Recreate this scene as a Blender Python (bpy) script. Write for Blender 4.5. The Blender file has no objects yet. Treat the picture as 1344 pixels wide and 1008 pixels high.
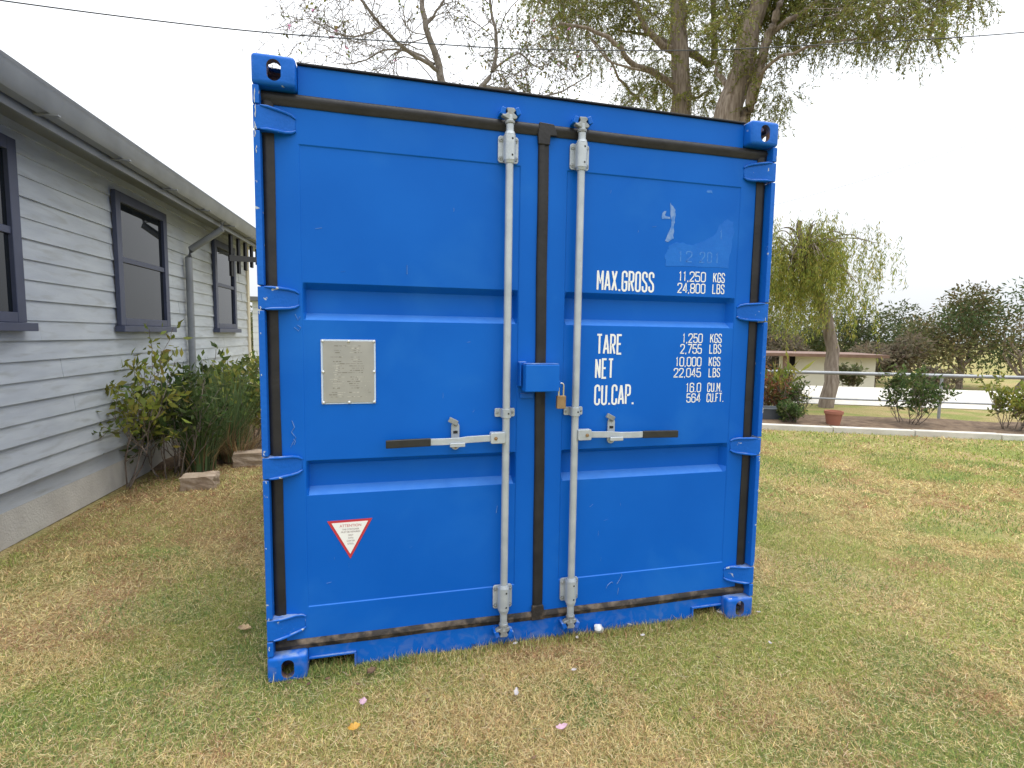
import bpy, math, random
import numpy as np
from mathutils import Vector, Matrix
rad = math.radians
random.seed(7)
RNG = np.random.default_rng(11)
S = bpy.context.scene
COL = S.collection

# ------------------------------------------------------------------ camera
CAM = np.array([-0.794, -2.396, 1.510])
YAW, PIT, ROL, FPX = rad(14.974), rad(-5.125), rad(0.818), 714.0
_fw = np.array([math.sin(YAW)*math.cos(PIT), math.cos(YAW)*math.cos(PIT), math.sin(PIT)])
_rt = np.array([math.cos(YAW), -math.sin(YAW), 0.0]); _up = np.cross(_rt, _fw)
_r2 = _rt*math.cos(ROL)+_up*math.sin(ROL); _u2 = -_rt*math.sin(ROL)+_up*math.cos(ROL)
cd = bpy.data.cameras.new('camera'); cam = bpy.data.objects.new('camera', cd); COL.objects.link(cam)
cd.sensor_fit = 'HORIZONTAL'; cd.sensor_width = 36.0; cd.lens = FPX/1344*36
cd.clip_start = 0.05; cd.clip_end = 2000
cam.matrix_world = Matrix(((_r2[0], _u2[0], -_fw[0], CAM[0]), (_r2[1], _u2[1], -_fw[1], CAM[1]),
                           (_r2[2], _u2[2], -_fw[2], CAM[2]), (0, 0, 0, 1)))
S.camera = cam

# ------------------------------------------------------------------ sky, sun, exposure (bright overcast day)
SUN_EL, SUN_AZ = rad(77), rad(120)        # azimuth measured clockwise from +y: high, to the right of and behind the camera
W = bpy.data.worlds.new('World'); S.world = W; W.use_nodes = True
nt = W.node_tree; nt.nodes.clear()
wo = nt.nodes.new('ShaderNodeOutputWorld'); bg = nt.nodes.new('ShaderNodeBackground')
sky = nt.nodes.new('ShaderNodeTexSky'); sky.sky_type = 'NISHITA'; sky.sun_disc = False
sky.sun_elevation = SUN_EL; sky.sun_rotation = SUN_AZ; sky.dust_density = 3
tc = nt.nodes.new('ShaderNodeTexCoord'); no = nt.nodes.new('ShaderNodeTexNoise')
no.inputs['Scale'].default_value = 2.2; no.inputs['Detail'].default_value = 5
cr = nt.nodes.new('ShaderNodeValToRGB')
cr.color_ramp.elements[0].position = .3; cr.color_ramp.elements[0].color = (.80, .83, .87, 1)
cr.color_ramp.elements[1].position = .7; cr.color_ramp.elements[1].color = (.965, .985, 1.02, 1)
ml = nt.nodes.new('ShaderNodeVectorMath'); ml.operation = 'SCALE'; ml.inputs['Scale'].default_value = 22.0
mx = nt.nodes.new('ShaderNodeMix'); mx.data_type = 'RGBA'; mx.inputs[0].default_value = 0.92
nt.links.new(tc.outputs['Generated'], no.inputs['Vector']); nt.links.new(no.outputs['Fac'], cr.inputs['Fac'])
# standard overcast sky: luminance (1 + 2 sin(elevation)) / 3 of the zenith's, the same all the way round
sz = nt.nodes.new('ShaderNodeSeparateXYZ'); nt.links.new(tc.outputs['Generated'], sz.inputs[0])
ov = nt.nodes.new('ShaderNodeMapRange'); ov.inputs['From Min'].default_value = 0; ov.inputs['From Max'].default_value = 1
ov.inputs['To Min'].default_value = 1/3; ov.inputs['To Max'].default_value = 1.0; nt.links.new(sz.outputs['Z'], ov.inputs['Value'])
m0 = nt.nodes.new('ShaderNodeVectorMath'); m0.operation = 'SCALE'; nt.links.new(cr.outputs['Color'], m0.inputs[0]); nt.links.new(ov.outputs['Result'], m0.inputs['Scale'])
nt.links.new(m0.outputs['Vector'], ml.inputs[0])
nt.links.new(sky.outputs['Color'], mx.inputs[6]); nt.links.new(ml.outputs['Vector'], mx.inputs[7])
nt.links.new(mx.outputs[2], bg.inputs['Color']); bg.inputs['Strength'].default_value = 0.10
nt.links.new(bg.outputs['Background'], wo.inputs['Surface'])
sl = bpy.data.lights.new('sun', 'SUN'); sl.energy = 1.2; sl.angle = rad(24); sl.color = (1, .985, .96)
so = bpy.data.objects.new('sun', sl); COL.objects.link(so)
sd = Vector((math.sin(SUN_AZ)*math.cos(SUN_EL), math.cos(SUN_AZ)*math.cos(SUN_EL), math.sin(SUN_EL)))
so.rotation_euler = sd.to_track_quat('Z', 'Y').to_euler(); so.location = (4, -6, 12)
S.view_settings.view_transform = 'Standard'; S.view_settings.look = 'None'
S.view_settings.exposure = 0.5; S.view_settings.gamma = 1.0
S.view_settings.use_curve_mapping = False

# ------------------------------------------------------------------ helpers: placing
def PX(px, py, d):
    """a point of the place at compass direction / elevation of a photo pixel, d metres away on the ground"""
    v = _fw + _r2*(px-672)/FPX + _u2*(504-py)/FPX
    t = d/math.hypot(v[0], v[1]); return CAM + t*v

# ------------------------------------------------------------------ helpers: materials
MATS = {}
def mat(name, col, rough=.6, metal=0., col2=None, nscale=4., ndetail=6., bump=0., bscale=40., spec=.5,
        lo=.35, hi=.65, dirt=None, dirt_lo=.55, dirt_hi=.7, dscale=6., ground_dirt=None, top_dust_sheen=None, even=0, coat=0., trans=0., rvar=0., stretch=None):
    m = bpy.data.materials.new(name); m.use_nodes = True; t = m.node_tree; n = t.nodes; L = t.links
    b = n['Principled BSDF']; b.inputs['Roughness'].default_value = rough; b.inputs['Metallic'].default_value = metal
    b.inputs['Specular IOR Level'].default_value = spec; b.inputs['Coat Weight'].default_value = coat
    geo = n.new('ShaderNodeNewGeometry'); vec = geo.outputs['Position']
    if stretch:
        mp = n.new('ShaderNodeMapping'); mp.inputs['Scale'].default_value = stretch; L.new(vec, mp.inputs['Vector']); vec = mp.outputs['Vector']
    def noise(scale, detail=6, dist=0.):
        q = n.new('ShaderNodeTexNoise'); q.inputs['Scale'].default_value = scale; q.inputs['Detail'].default_value = detail
        q.inputs['Distortion'].default_value = dist; L.new(vec, q.inputs['Vector']); return q.outputs['Fac']
    def ramp(src, a, c):
        q = n.new('ShaderNodeMapRange'); q.inputs['From Min'].default_value = a; q.inputs['From Max'].default_value = c
        L.new(src, q.inputs['Value']); return q.outputs['Result']
    def mixc(f, a, c):
        q = n.new('ShaderNodeMix'); q.data_type = 'RGBA'
        if isinstance(f, float): q.inputs[0].default_value = f
        else: L.new(f, q.inputs[0])
        for v, i in ((a, 6), (c, 7)):
            if isinstance(v, tuple): q.inputs[i].default_value = (*v, 1)
            else: L.new(v, q.inputs[i])
        return q.outputs[2]
    def math_(op, a, c):
        q = n.new('ShaderNodeMath'); q.operation = op
        for v, i in ((a, 0), (c, 1)):
            if isinstance(v, (int, float)): q.inputs[i].default_value = v
            else: L.new(v, q.inputs[i])
        return q.outputs[0]
    if col == 'attr':
        a = n.new('ShaderNodeAttribute'); a.attribute_name = 'Col'; c = a.outputs['Color']
    else:
        c = col
        if col2: c = mixc(ramp(noise(nscale, ndetail), lo, hi), col, col2)
    if dirt:
        c = mixc(ramp(noise(dscale, 8, .4), dirt_lo, dirt_hi), c, dirt)
    if ground_dirt:       # mud splashed up from the lawn: noise-shaped stains near the ground
        sx = n.new('ShaderNodeSeparateXYZ'); L.new(geo.outputs['Position'], sx.inputs[0])
        hz = n.new('ShaderNodeMapRange'); hz.inputs['From Min'].default_value = .16; hz.inputs['From Max'].default_value = .02
        L.new(sx.outputs['Z'], hz.inputs['Value'])
        f = math_('MULTIPLY', hz.outputs['Result'], ramp(noise(17, 12, .8), .47, .68))
        c = mixc(math_('MULTIPLY', f, .24), c, ground_dirt)
    if top_dust_sheen:          # dust on ledges and painted sky sheen: paler upward faces, broken up by noise
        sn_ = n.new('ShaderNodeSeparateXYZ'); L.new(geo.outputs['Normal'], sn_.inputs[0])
        c = mixc(math_('MULTIPLY', ramp(sn_.outputs['Z'], .45, .95), math_('MULTIPLY', ramp(noise(16, 8, .6), *((.38, .62) if not even else (-.6, .6))), .60 if even else .75)), c, top_dust_sheen)
    if isinstance(c, tuple): b.inputs['Base Color'].default_value = (*c, 1)
    else: L.new(c, b.inputs['Base Color'])
    if rvar:
        r = n.new('ShaderNodeMapRange'); r.inputs['To Min'].default_value = rough-rvar; r.inputs['To Max'].default_value = rough+rvar
        r.inputs['From Min'].default_value = .3; r.inputs['From Max'].default_value = .7
        L.new(noise(3.5, 6, .5), r.inputs['Value']); L.new(r.outputs['Result'], b.inputs['Roughness'])
    if bump:
        q = n.new('ShaderNodeBump'); q.inputs['Strength'].default_value = bump; q.inputs['Distance'].default_value = .02
        L.new(noise(bscale, 5), q.inputs['Height']); L.new(q.outputs['Normal'], b.inputs['Normal'])
    if trans:
        tr = n.new('ShaderNodeBsdfTranslucent'); ms = n.new('ShaderNodeMixShader'); ms.inputs[0].default_value = trans
        if isinstance(c, tuple): tr.inputs['Color'].default_value = (*c, 1)
        else: L.new(c, tr.inputs['Color'])
        L.new(b.outputs[0], ms.inputs[1]); L.new(tr.outputs[0], ms.inputs[2]); L.new(ms.outputs[0], n['Material Output'].inputs['Surface'])
    MATS[name] = m; return m

BLUE, BLUE2 = (.0038, .102, .475), (.006, .120, .525)
M_blue = mat('blue_paint', BLUE, .36, spec=.11,  col2=BLUE2, nscale=1.6, bump=.10, bscale=2.2, rvar=.07, top_dust_sheen=(.10, .27, .62), even=1, dirt=(.018, .155, .54), dirt_lo=.52, dirt_hi=.95, dscale=2.6, ground_dirt=(.34, .36, .36))  # upward faces paler: sky sheen on groove lips painted in with the dust
M_bluew = mat('blue_paint_chipped', BLUE, .42, spec=.2, col2=BLUE2, nscale=2., bump=.12, bscale=60, dirt=(.42, .47, .52), dirt_lo=.675, dirt_hi=.71, dscale=30, top_dust_sheen=(.30, .38, .50), ground_dirt=(.36, .30, .24), rvar=.06)
M_bluet = mat('blue_touch_up_paint', (.008, .125, .53), .30, spec=.2, col2=(.012, .145, .56), nscale=9, bump=.1, bscale=30)
M_ghost = mat('faded_marking', (.03, .185, .57), .4, col2=(.010, .132, .53), nscale=75, lo=.46, hi=.54)
M_scrape = mat('scraped_paint', (.16, .28, .55), .6, col2=(.05, .18, .52), nscale=30, lo=.42, hi=.6)
M_rust = mat('rusty_casting_edge', (.16, .085, .05), .8, col2=(.05, .09, .25), nscale=30)
M_rubber = mat('black_rubber', (.013, .0125, .014), .5, spec=.35, col2=(.022, .021, .022), nscale=12, bump=.1, bscale=50)
M_rubberd = mat('dusty_black_rubber', (.017, .0155, .015), .7, spec=.3, col2=(.036, .03, .026), nscale=5, dirt=(.17, .13, .095), dirt_lo=.46, dirt_hi=.72, dscale=15, bump=.15, bscale=60)
M_steel = mat('galvanised_steel', (.37, .41, .45), .45, .3, col2=(.46, .50, .535), nscale=14, bump=.08, bscale=90, rvar=.08)
M_steelw = mat('galvanised_steel_worn', (.20, .215, .225), .5, .3, col2=(.33, .35, .355), nscale=9, dirt=(.24, .20, .16), dirt_lo=.62, dirt_hi=.74, dscale=22, bump=.1, bscale=90)
M_hole = mat('dark_hole', (.012, .012, .012), .8)
M_grip = mat('black_plastic_grip', (.012, .012, .013), .42, col2=(.02, .02, .02), nscale=20, bump=.06, bscale=80)
M_brass = mat('brass', (.33, .22, .115), .45, .5, col2=(.24, .15, .08), nscale=25, rvar=.1)
M_chrome = mat('chromed_steel', (.62, .62, .62), .22, .95)
M_white = mat('white_lettering', (.80, .81, .80), .5, col2=(.74, .76, .77), nscale=18)
M_stick = mat('sticker_white', (.80, .80, .78), .35)
M_red = mat('sticker_red', (.50, .035, .05), .35)
M_print = mat('sticker_print', (.16, .08, .09), .5)
M_platef = mat('plate_frame', (.50, .60, .74), .5)
M_plate = mat('plate_metal', (.335, .335, .325), .42, .45, col2=(.39, .385, .37), nscale=9)
M_engr = mat('plate_engraving', (.22, .21, .19), .5, .3, col2=(.50, .49, .46), nscale=45, lo=.48, hi=.56)
M_rivet = mat('rivet', (.62, .63, .62), .38, .5)
M_soil = mat('garden_soil', (.10, .062, .038), .95, col2=(.19, .13, .08), nscale=9, bump=.8, bscale=30)
M_conc = mat('concrete', (.50, .47, .41), .85, col2=(.60, .57, .50), nscale=5, bump=.3, bscale=60)
M_stone = mat('sandstone', (.30, .22, .15), .9, col2=(.42, .33, .24), nscale=8, bump=.6, bscale=25)
M_board = mat('painted_weatherboard', (.45, .48, .51), .6, dirt=(.36, .37, .36), dirt_lo=.52, dirt_hi=.8, dscale=3.2, col2=(.53, .56, .58), nscale=2.5, bump=.1, bscale=30, stretch=(1, 1, 6))
M_cream = mat('cream_paint', (.62, .55, .40), .6, col2=(.68, .61, .46), nscale=3)
M_trim = mat('dark_blue_trim', (.045, .055, .10), .5, col2=(.06, .07, .12), nscale=5)
M_glass = mat('window_glass', (.010, .013, .016), .03, spec=.4)
M_roof = mat('grey_roof', (.105, .11, .115), .55, .2, col2=(.14, .145, .15), nscale=3)
M_gutter = mat('grey_gutter', (.20, .21, .22), .5, .2, col2=(.26, .27, .28), nscale=3)
M_dark = mat('dark_batten', (.006, .006, .007), .6, spec=.2)
M_shed = mat('pale_cladding', (.56, .60, .64), .7, col2=(.62, .65, .68), nscale=2)
M_shedc = mat('cream_cladding', (.60, .57, .50), .7, col2=(.66, .63, .56), nscale=1.5)
M_brown = mat('brown_roof', (.15, .085, .06), .7, col2=(.20, .12, .09), nscale=3)
M_pipe = mat('grey_pipe', (.30, .31, .32), .5, .4, col2=(.38, .39, .40), nscale=6)
M_slate = mat('dark_grey_tub', (.07, .085, .10), .6, col2=(.10, .11, .12), nscale=4)
M_bark = mat('grey_brown_bark', (.15, .125, .105), .95, col2=(.25, .22, .195), nscale=7, bump=1., bscale=28)
M_bark2 = mat('stringy_bark', (.15, .112, .085), .95, col2=(.31, .255, .21), nscale=6, bump=1., bscale=14, stretch=(3, 3, .5))
M_leaf = mat('foliage', 'attr', .6, trans=.5, spec=.2)
M_grass = mat('lawn_blades', 'attr', .75, trans=.25, spec=.15)
M_cable = mat('cable_sheath', (.02, .025, .03), .6)
M_petal = mat('petal_pink', (.68, .46, .56), .6, trans=.3)
M_petalw = mat('petal_white', (.60, .56, .56), .6, trans=.3)
M_yleaf = mat('dry_leaf_yellow', (.62, .38, .06), .6, col2=(.5, .25, .05), nscale=60, trans=.2)
M_bleaf = mat('dry_leaf_brown', (.085, .052, .03), .8, col2=(.17, .10, .055), nscale=60)
M_tleaf = mat('dry_leaf_tan', (.46, .34, .2), .8, col2=(.36, .24, .13), nscale=60)
M_cup = mat('white_plastic', (.62, .63, .64), .45)

# lawn soil: straw thatch with greener patches
def lawn_material():
    m = bpy.data.materials.new('lawn_ground'); m.use_nodes = True; t = m.node_tree; n = t.nodes; L = t.links; b = n['Principled BSDF']
    b.inputs['Roughness'].default_value = .95; b.inputs['Specular IOR Level'].default_value = .1
    g = n.new('ShaderNodeNewGeometry')
    def noi(s, d, di=0):
        q = n.new('ShaderNodeTexNoise'); q.inputs['Scale'].default_value = s; q.inputs['Detail'].default_value = d; q.inputs['Distortion'].default_value = di
        L.new(g.outputs['Position'], q.inputs['Vector']); return q.outputs['Fac']
    def rmp(src, pts):
        q = n.new('ShaderNodeValToRGB'); e = q.color_ramp.elements
        e[0].position, e[0].color = pts[0][0], (*pts[0][1], 1); e[1].position, e[1].color = pts[-1][0], (*pts[-1][1], 1)
        for p, c in pts[1:-1]: x = e.new(p); x.color = (*c, 1)
        L.new(src, q.inputs['Fac']); return q.outputs['Color']
    a = rmp(noi(60, 8, .5), [(.3, (.16, .115, .05)), (.5, (.34, .265, .12)), (.7, (.50, .41, .21))])
    c = rmp(noi(70, 8, .5), [(.3, (.09, .10, .03)), (.5, (.21, .235, .065)), (.7, (.34, .34, .13))])
    f = rmp(noi(1.1, 7, .3), [(.42, (0, 0, 0)), (.62, (1, 1, 1))])
    x = n.new('ShaderNodeMix'); x.data_type = 'RGBA'; L.new(f, x.inputs[0]); L.new(a, x.inputs[6]); L.new(c, x.inputs[7])
    L.new(x.outputs[2], b.inputs['Base Color'])
    bp_ = n.new('ShaderNodeBump'); bp_.inputs['Strength'].default_value = .8; bp_.inputs['Distance'].default_value = .02
    L.new(noi(90, 6), bp_.inputs['Height']); L.new(bp_.outputs['Normal'], b.inputs['Normal'])
    return m
M_lawn = lawn_material()

# ------------------------------------------------------------------ helpers: meshes and objects
ORIGIN = {}
def tag(o, label=None, cat=None, group=None, kind=None):
    for k, v in (('label', label), ('category', cat), ('group', group), ('kind', kind)):
        if v: o[k] = v
    return o
def thing(name, label, cat, loc=(0, 0, 0), group=None):
    o = bpy.data.objects.new(name, None); COL.objects.link(o); o.location = loc; o.empty_display_size = .2
    ORIGIN[o] = Vector(loc); return tag(o, label, cat, group)
def link(o, parent):
    COL.objects.link(o)
    if parent is not None:
        o.parent = parent; o.location = -ORIGIN.get(parent, Vector((0, 0, 0)))
    ORIGIN[o] = Vector((0, 0, 0)); return o
class MB:
    def __init__(s): s.v = []; s.f = []
    def add(s, vs, fs):
        k = len(s.v); s.v += [tuple(map(float, q)) for q in vs]; s.f += [tuple(i+k for i in q) for q in fs]; return s
    def box(s, x0, x1, y0, y1, z0, z1, M=None):
        vs = [(x, y, z) for z in (z0, z1) for y in (y0, y1) for x in (x0, x1)]
        if M is not None: vs = [tuple(M @ Vector(q)) for q in vs]
        return s.add(vs, [(0, 2, 3, 1), (4, 5, 7, 6), (0, 1, 5, 4), (2, 6, 7, 3), (0, 4, 6, 2), (1, 3, 7, 5)])
    def tube(s, pts, r, n=14, cap=True):
        pts = [Vector(q) for q in pts]; rs = r if isinstance(r, (list, tuple)) else [r]*len(pts); k0 = len(s.v); vs = []; fs = []
        for i, p in enumerate(pts):
            d = (pts[min(i+1, len(pts)-1)]-pts[max(i-1, 0)]).normalized()
            a = Vector((0, 0, 1)) if abs(d.z) < .9 else Vector((1, 0, 0))
            u = d.cross(a).normalized(); w = d.cross(u).normalized()
            for j in range(n):
                t = 2*math.pi*j/n; vs.append(p+(u*math.cos(t)+w*math.sin(t))*rs[i])
        for i in range(len(pts)-1):
            for j in range(n): fs.append((i*n+j, i*n+(j+1) % n, (i+1)*n+(j+1) % n, (i+1)*n+j))
        if cap: fs += [tuple(range(n)), tuple(range((len(pts)-1)*n+n-1, (len(pts)-1)*n-1, -1))]
        return s.add(vs, fs)
    def prism_xz(s, poly, y0, y1):
        n = len(poly); vs = [(x, y0, z) for x, z in poly]+[(x, y1, z) for x, z in poly]
        fs = [tuple(range(n)), tuple(range(2*n-1, n-1, -1))]+[(i, i+n, (i+1) % n+n, (i+1) % n) for i in range(n)]
        return s.add(vs, fs)
    def build(s, name, m, parent=None, bevel=0., seg=2, smooth=False, angle=35):
        me = bpy.data.meshes.new(name); me.from_pydata(s.v, [], s.f); me.update()
        import bmesh
        bm = bmesh.new(); bm.from_mesh(me); bmesh.ops.recalc_face_normals(bm, faces=bm.faces); bm.to_mesh(me); bm.free()
        me.materials.append(m); o = bpy.data.objects.new(name, me); link(o, parent)
        if smooth or bevel:
            me.polygons.foreach_set('use_smooth', [True]*len(me.polygons))
        if bevel:
            b = o.modifiers.new('bevel', 'BEVEL'); b.width = bevel; b.segments = seg; b.limit_method = 'ANGLE'; b.angle_limit = rad(angle); b.harden_normals = True
        elif smooth:
            me.set_sharp_from_angle(angle=rad(angle))
        return o
def big_mesh(name, V, faces, m, parent=None, col=None, smooth=False):
    """numpy vertices + list of equal-length face index arrays"""
    me = bpy.data.meshes.new(name); me.vertices.add(len(V)); me.vertices.foreach_set('co', np.asarray(V, np.float32).ravel())
    tot = np.concatenate([np.full(len(f), f.shape[1], np.int32) for f in faces]); idx = np.concatenate([f.ravel() for f in faces]).astype(np.int32)
    me.loops.add(len(idx)); me.loops.foreach_set('vertex_index', idx)
    st = np.concatenate([[0], np.cumsum(tot)[:-1]]).astype(np.int32)
    me.polygons.add(len(tot)); me.polygons.foreach_set('loop_start', st); me.polygons.foreach_set('loop_total', tot)
    if smooth: me.polygons.foreach_set('use_smooth', np.ones(len(tot), bool))
    me.update(calc_edges=True)
    if col is not None:
        a = me.color_attributes.new('Col', 'FLOAT_COLOR', 'POINT')
        c = np.ones((len(V), 4), np.float32); c[:, :3] = col; a.data.foreach_set('color', c.ravel())
    me.materials.append(m); o = bpy.data.objects.new(name, me); return link(o, parent)
def vnoise(x, y, seed=0):
    def h(i, j):
        n = (i*374761393 + j*668265263 + seed*974711) & 0x7fffffff
        n = ((n ^ (n >> 13))*1274126177) & 0x7fffffff
        return ((n ^ (n >> 16)) & 0xffff)/65535.
    xi = np.floor(x).astype(np.int64); yi = np.floor(y).astype(np.int64); u = x-xi; v = y-yi; u = u*u*(3-2*u); v = v*v*(3-2*v)
    return (h(xi, yi)*(1-u)+h(xi+1, yi)*u)*(1-v)+(h(xi, yi+1)*(1-u)+h(xi+1, yi+1)*u)*v
def fbm(x, y, seed=0, o=4):
    s = 0; a = .5; t = 0
    for k in range(o): s = s+a*vnoise(x*2**k, y*2**k, seed+k*17); t += a; a *= .5
    return s/t

# ------------------------------------------------------------------ ground
def ground_z(x, y):
    d = np.hypot(x-CAM[0], y-CAM[1]); t = np.clip((d-20)/7, 0, 1)
    return -1.3*t*t*(3-2*t) + .018*(fbm(x*.6+40, y*.6+9, 3, 3)-.5)*np.clip(d/4, 0, 1)
def make_ground():
    c = np.concatenate([-np.geomspace(12, 600, 28)[::-1], np.arange(-11.5, 12, .5), np.geomspace(12, 600, 28)])
    X, Y = np.meshgrid(c, c); V = np.stack([X.ravel(), Y.ravel(), ground_z(X, Y).ravel()-.004], 1); n = len(c)
    i = (np.arange(n-1)[:, None]*n+np.arange(n-1)[None]).ravel(); F = np.stack([i, i+1, i+n+1, i+n], 1)
    return tag(big_mesh('ground', V, [F], M_lawn, smooth=True), kind='structure')
make_ground()
def sheet(name, poly, z, m, cells=1):
    o = MB().add([(x, y, z) for x, y in poly], [tuple(range(len(poly)))]).build(name, m); return tag(o, kind='structure')

# ------------------------------------------------------------------ the container
HW, HH, LEN = 1.219, 2.591, 2.991
box_ = thing('shipping_container', 'bright blue steel shipping container with closed double doors standing on dry lawn', 'container')

def corner_casting():
    def tmp(mb, bev=0):
        o = mb.build('tmp', M_bluew, None)
        if bev:
            b = o.modifiers.new('b', 'BEVEL'); b.width = bev; b.segments = 4; b.limit_method = 'ANGLE'
        return o
    def oval(axis, c, hu, hv, a, b):
        r = min(hu, hv); P = []
        for k in range(24):
            t = 2*math.pi*k/24; P.append((math.cos(t)*r+(math.copysign(hu-r, math.cos(t))), math.sin(t)*r+math.copysign(hv-r, math.sin(t))))
        mb = MB(); n = 24
        def pt(u, v, w): return {'y': (c[0]+u, w, c[1]+v), 'x': (w, c[0]+u, c[1]+v), 'z': (c[0]+u, c[1]+v, w)}[axis]
        mb.add([pt(u, v, a) for u, v in P]+[pt(u, v, b) for u, v in P], [tuple(range(n)), tuple(range(2*n-1, n-1, -1))]+[(i, i+n, (i+1) % n+n, (i+1) % n) for i in range(n)])
        return tmp(mb)
    # local: x 0 (outer side) .. .162 inward, y 0 (front) .. .178, z 0 (outer top face) .. -.118
    base = tmp(MB().box(0, .162, 0, .178, -.118, 0), .016)
    cuts = [tmp(MB().box(.026, .138, .028, .152, -.094, -.026)), oval('y', (.083, -.061), .0265, .041, -.05, .05),
            oval('x', (.089, -.061), .041, .0265, -.05, .05), oval('z', (.08, .089), .0315, .055, -.05, .05)]
    for c in cuts:
        m = base.modifiers.new('c', 'BOOLEAN'); m.object = c; m.operation = 'DIFFERENCE'; m.solver = 'EXACT'
    dg = bpy.context.evaluated_depsgraph_get(); me = bpy.data.meshes.new_from_object(base.evaluated_get(dg)); me.name = 'corner_casting'
    for o in cuts+[base]: bpy.data.objects.remove(o, do_unlink=True)
    me.materials.append(M_rust)
    for p in me.polygons:
        c = p.center
        if .006 < c.x < .156 and .006 < c.y < .172 and -.112 < c.z < -.006 and max(abs(q) for q in p.normal) < 1.01: p.material_index = 1
    me.polygons.foreach_set('use_smooth', [True]*len(me.polygons)); me.set_sharp_from_angle(angle=rad(32))
    return me
cast_me = corner_casting()
for sx in (-1, 1):
    for sz in (1, -1):
        for sy in (1, -1):
            o = bpy.data.objects.new('corner_casting', cast_me); COL.objects.link(o); o.parent = box_
            o.location = (sx*HW, 0 if sy > 0 else LEN, HH if sz > 0 else 0); o.scale = (-sx, sy, sz)

# hinge heights
HZ = [.238, .943, 1.646, 2.349]
for sx in (-1, 1):
    # corner post: front strip in lengths between the hinge knuckles, and the hollow section behind
    mb = MB(); zs = [.119]+[q for z in HZ for q in (z-.049, z+.049)]+[HH-.119]
    def xb(a, b): return (min(sx*a, sx*b), max(sx*a, sx*b))
    for k in range(0, len(zs), 2): mb.box(*xb(1.192, 1.217), .004, .075, zs[k]+.0015, zs[k+1]-.0015)
    mb.box(*xb(1.09, 1.2165), .0755, .17, .12, HH-.12)
    mb.build('corner_post', M_bluew, box_, bevel=.004)
    # rear post
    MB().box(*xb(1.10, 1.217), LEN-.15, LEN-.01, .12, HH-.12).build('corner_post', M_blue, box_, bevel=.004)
    # corrugated side wall
    mb = MB(); y = .171; prof = []
    while y < LEN-.16:
        prof += [(y, 1.212), (y+.07, 1.212), (y+.138, 1.176), (y+.208, 1.176)]; y += .276
    prof = [q for q in prof if q[0] < LEN-.151]+[(LEN-.151, 1.2)]
    vs = [(sx*x, yy, z) for z in (.15, HH-.11) for yy, x in prof]; n = len(prof)
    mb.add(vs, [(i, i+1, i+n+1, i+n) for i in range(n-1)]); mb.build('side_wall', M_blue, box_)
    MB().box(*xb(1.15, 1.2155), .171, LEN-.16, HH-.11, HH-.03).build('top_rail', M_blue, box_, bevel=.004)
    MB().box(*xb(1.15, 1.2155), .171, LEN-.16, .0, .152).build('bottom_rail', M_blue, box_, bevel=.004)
# roof, rear wall, floor, header
mb = MB(); prof = []; y = .1
while y < LEN-.05: prof += [(y, HH-.012), (y+.09, HH-.012), (y+.115, HH-.03), (y+.185, HH-.03)]; y += .21
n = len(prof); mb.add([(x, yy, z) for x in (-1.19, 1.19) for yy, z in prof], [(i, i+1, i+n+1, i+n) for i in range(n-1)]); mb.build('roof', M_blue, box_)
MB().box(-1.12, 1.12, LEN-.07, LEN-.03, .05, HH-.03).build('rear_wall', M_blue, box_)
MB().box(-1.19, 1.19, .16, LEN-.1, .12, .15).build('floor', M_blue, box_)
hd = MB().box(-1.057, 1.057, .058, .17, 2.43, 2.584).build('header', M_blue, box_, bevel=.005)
MB().box(-1.057, 1.057, .046, .12, 2.5845, 2.592).build('dark_lip', M_rubber, hd, bevel=.002)  # thin dark strip along the top edge of the header
# sill with notches beside the castings
sill = MB().prism_xz([(-1.057, .066), (-.852, .066), (-.852, -.06), (.874, -.06), (.874, .066), (1.057, .066), (1.057, .118), (-1.057, .118)], .056, .17)
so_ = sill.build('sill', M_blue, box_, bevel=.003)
MB().box(-1.057, 1.057, .40, .42, -.05, .0995).build('notch_back_plate', M_blue, box_)  # unseen plate added behind the notches to keep light from leaking through
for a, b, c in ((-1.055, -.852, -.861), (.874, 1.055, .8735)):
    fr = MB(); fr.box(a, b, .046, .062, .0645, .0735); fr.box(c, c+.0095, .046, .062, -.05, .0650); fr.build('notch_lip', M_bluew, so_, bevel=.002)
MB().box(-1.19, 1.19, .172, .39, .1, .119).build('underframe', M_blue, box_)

# doors: pressed panels
P0, P1, G1A, G1B, G2A, G2B = .300, 2.277, 1.563, 1.718, .803, .957
def door(xa, xb, pa, pb, label):
    xs = [xa, pa, pa+.004, pa+.014, pb-(.014 if pa < 0 else .026), pb-.004, pb, xb]
    zs = [.125, P0, P0+.004, G2A, G2A+.029, G2B-.026, G2B, G1A, G1A+.029, G1B-.026, G1B, P1-.004, P1, 2.455]
    F, Q, D = .060, .0645, .112
    mb = MB(); nx, nz = len(xs), len(zs); vs = []
    for j, z in enumerate(zs):
        for i, x in enumerate(xs):
            y = F
            if 2 <= i <= 5 and 2 <= j <= 11: y = Q
            if i in (3, 4) and j in (4, 5, 8, 9): y = D
            vs.append((x, y, z))
    fs = [(j*nx+i, j*nx+i+1, (j+1)*nx+i+1, (j+1)*nx+i) for j in range(nz-1) for i in range(nx-1)]
    k = len(vs); rim = [(0, j) for j in range(nz)]
    mb.add(vs, fs)
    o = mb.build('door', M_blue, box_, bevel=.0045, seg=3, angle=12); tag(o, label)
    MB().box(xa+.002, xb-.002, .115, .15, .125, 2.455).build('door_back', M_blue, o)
    return o
doorL = door(-1.155, -.012, -1.056, -.110, 'left door leaf with metal data plate and warning triangle')
doorR = door(.014, 1.155, .114, 1.058, 'right door leaf with painted weight lettering')

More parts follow.
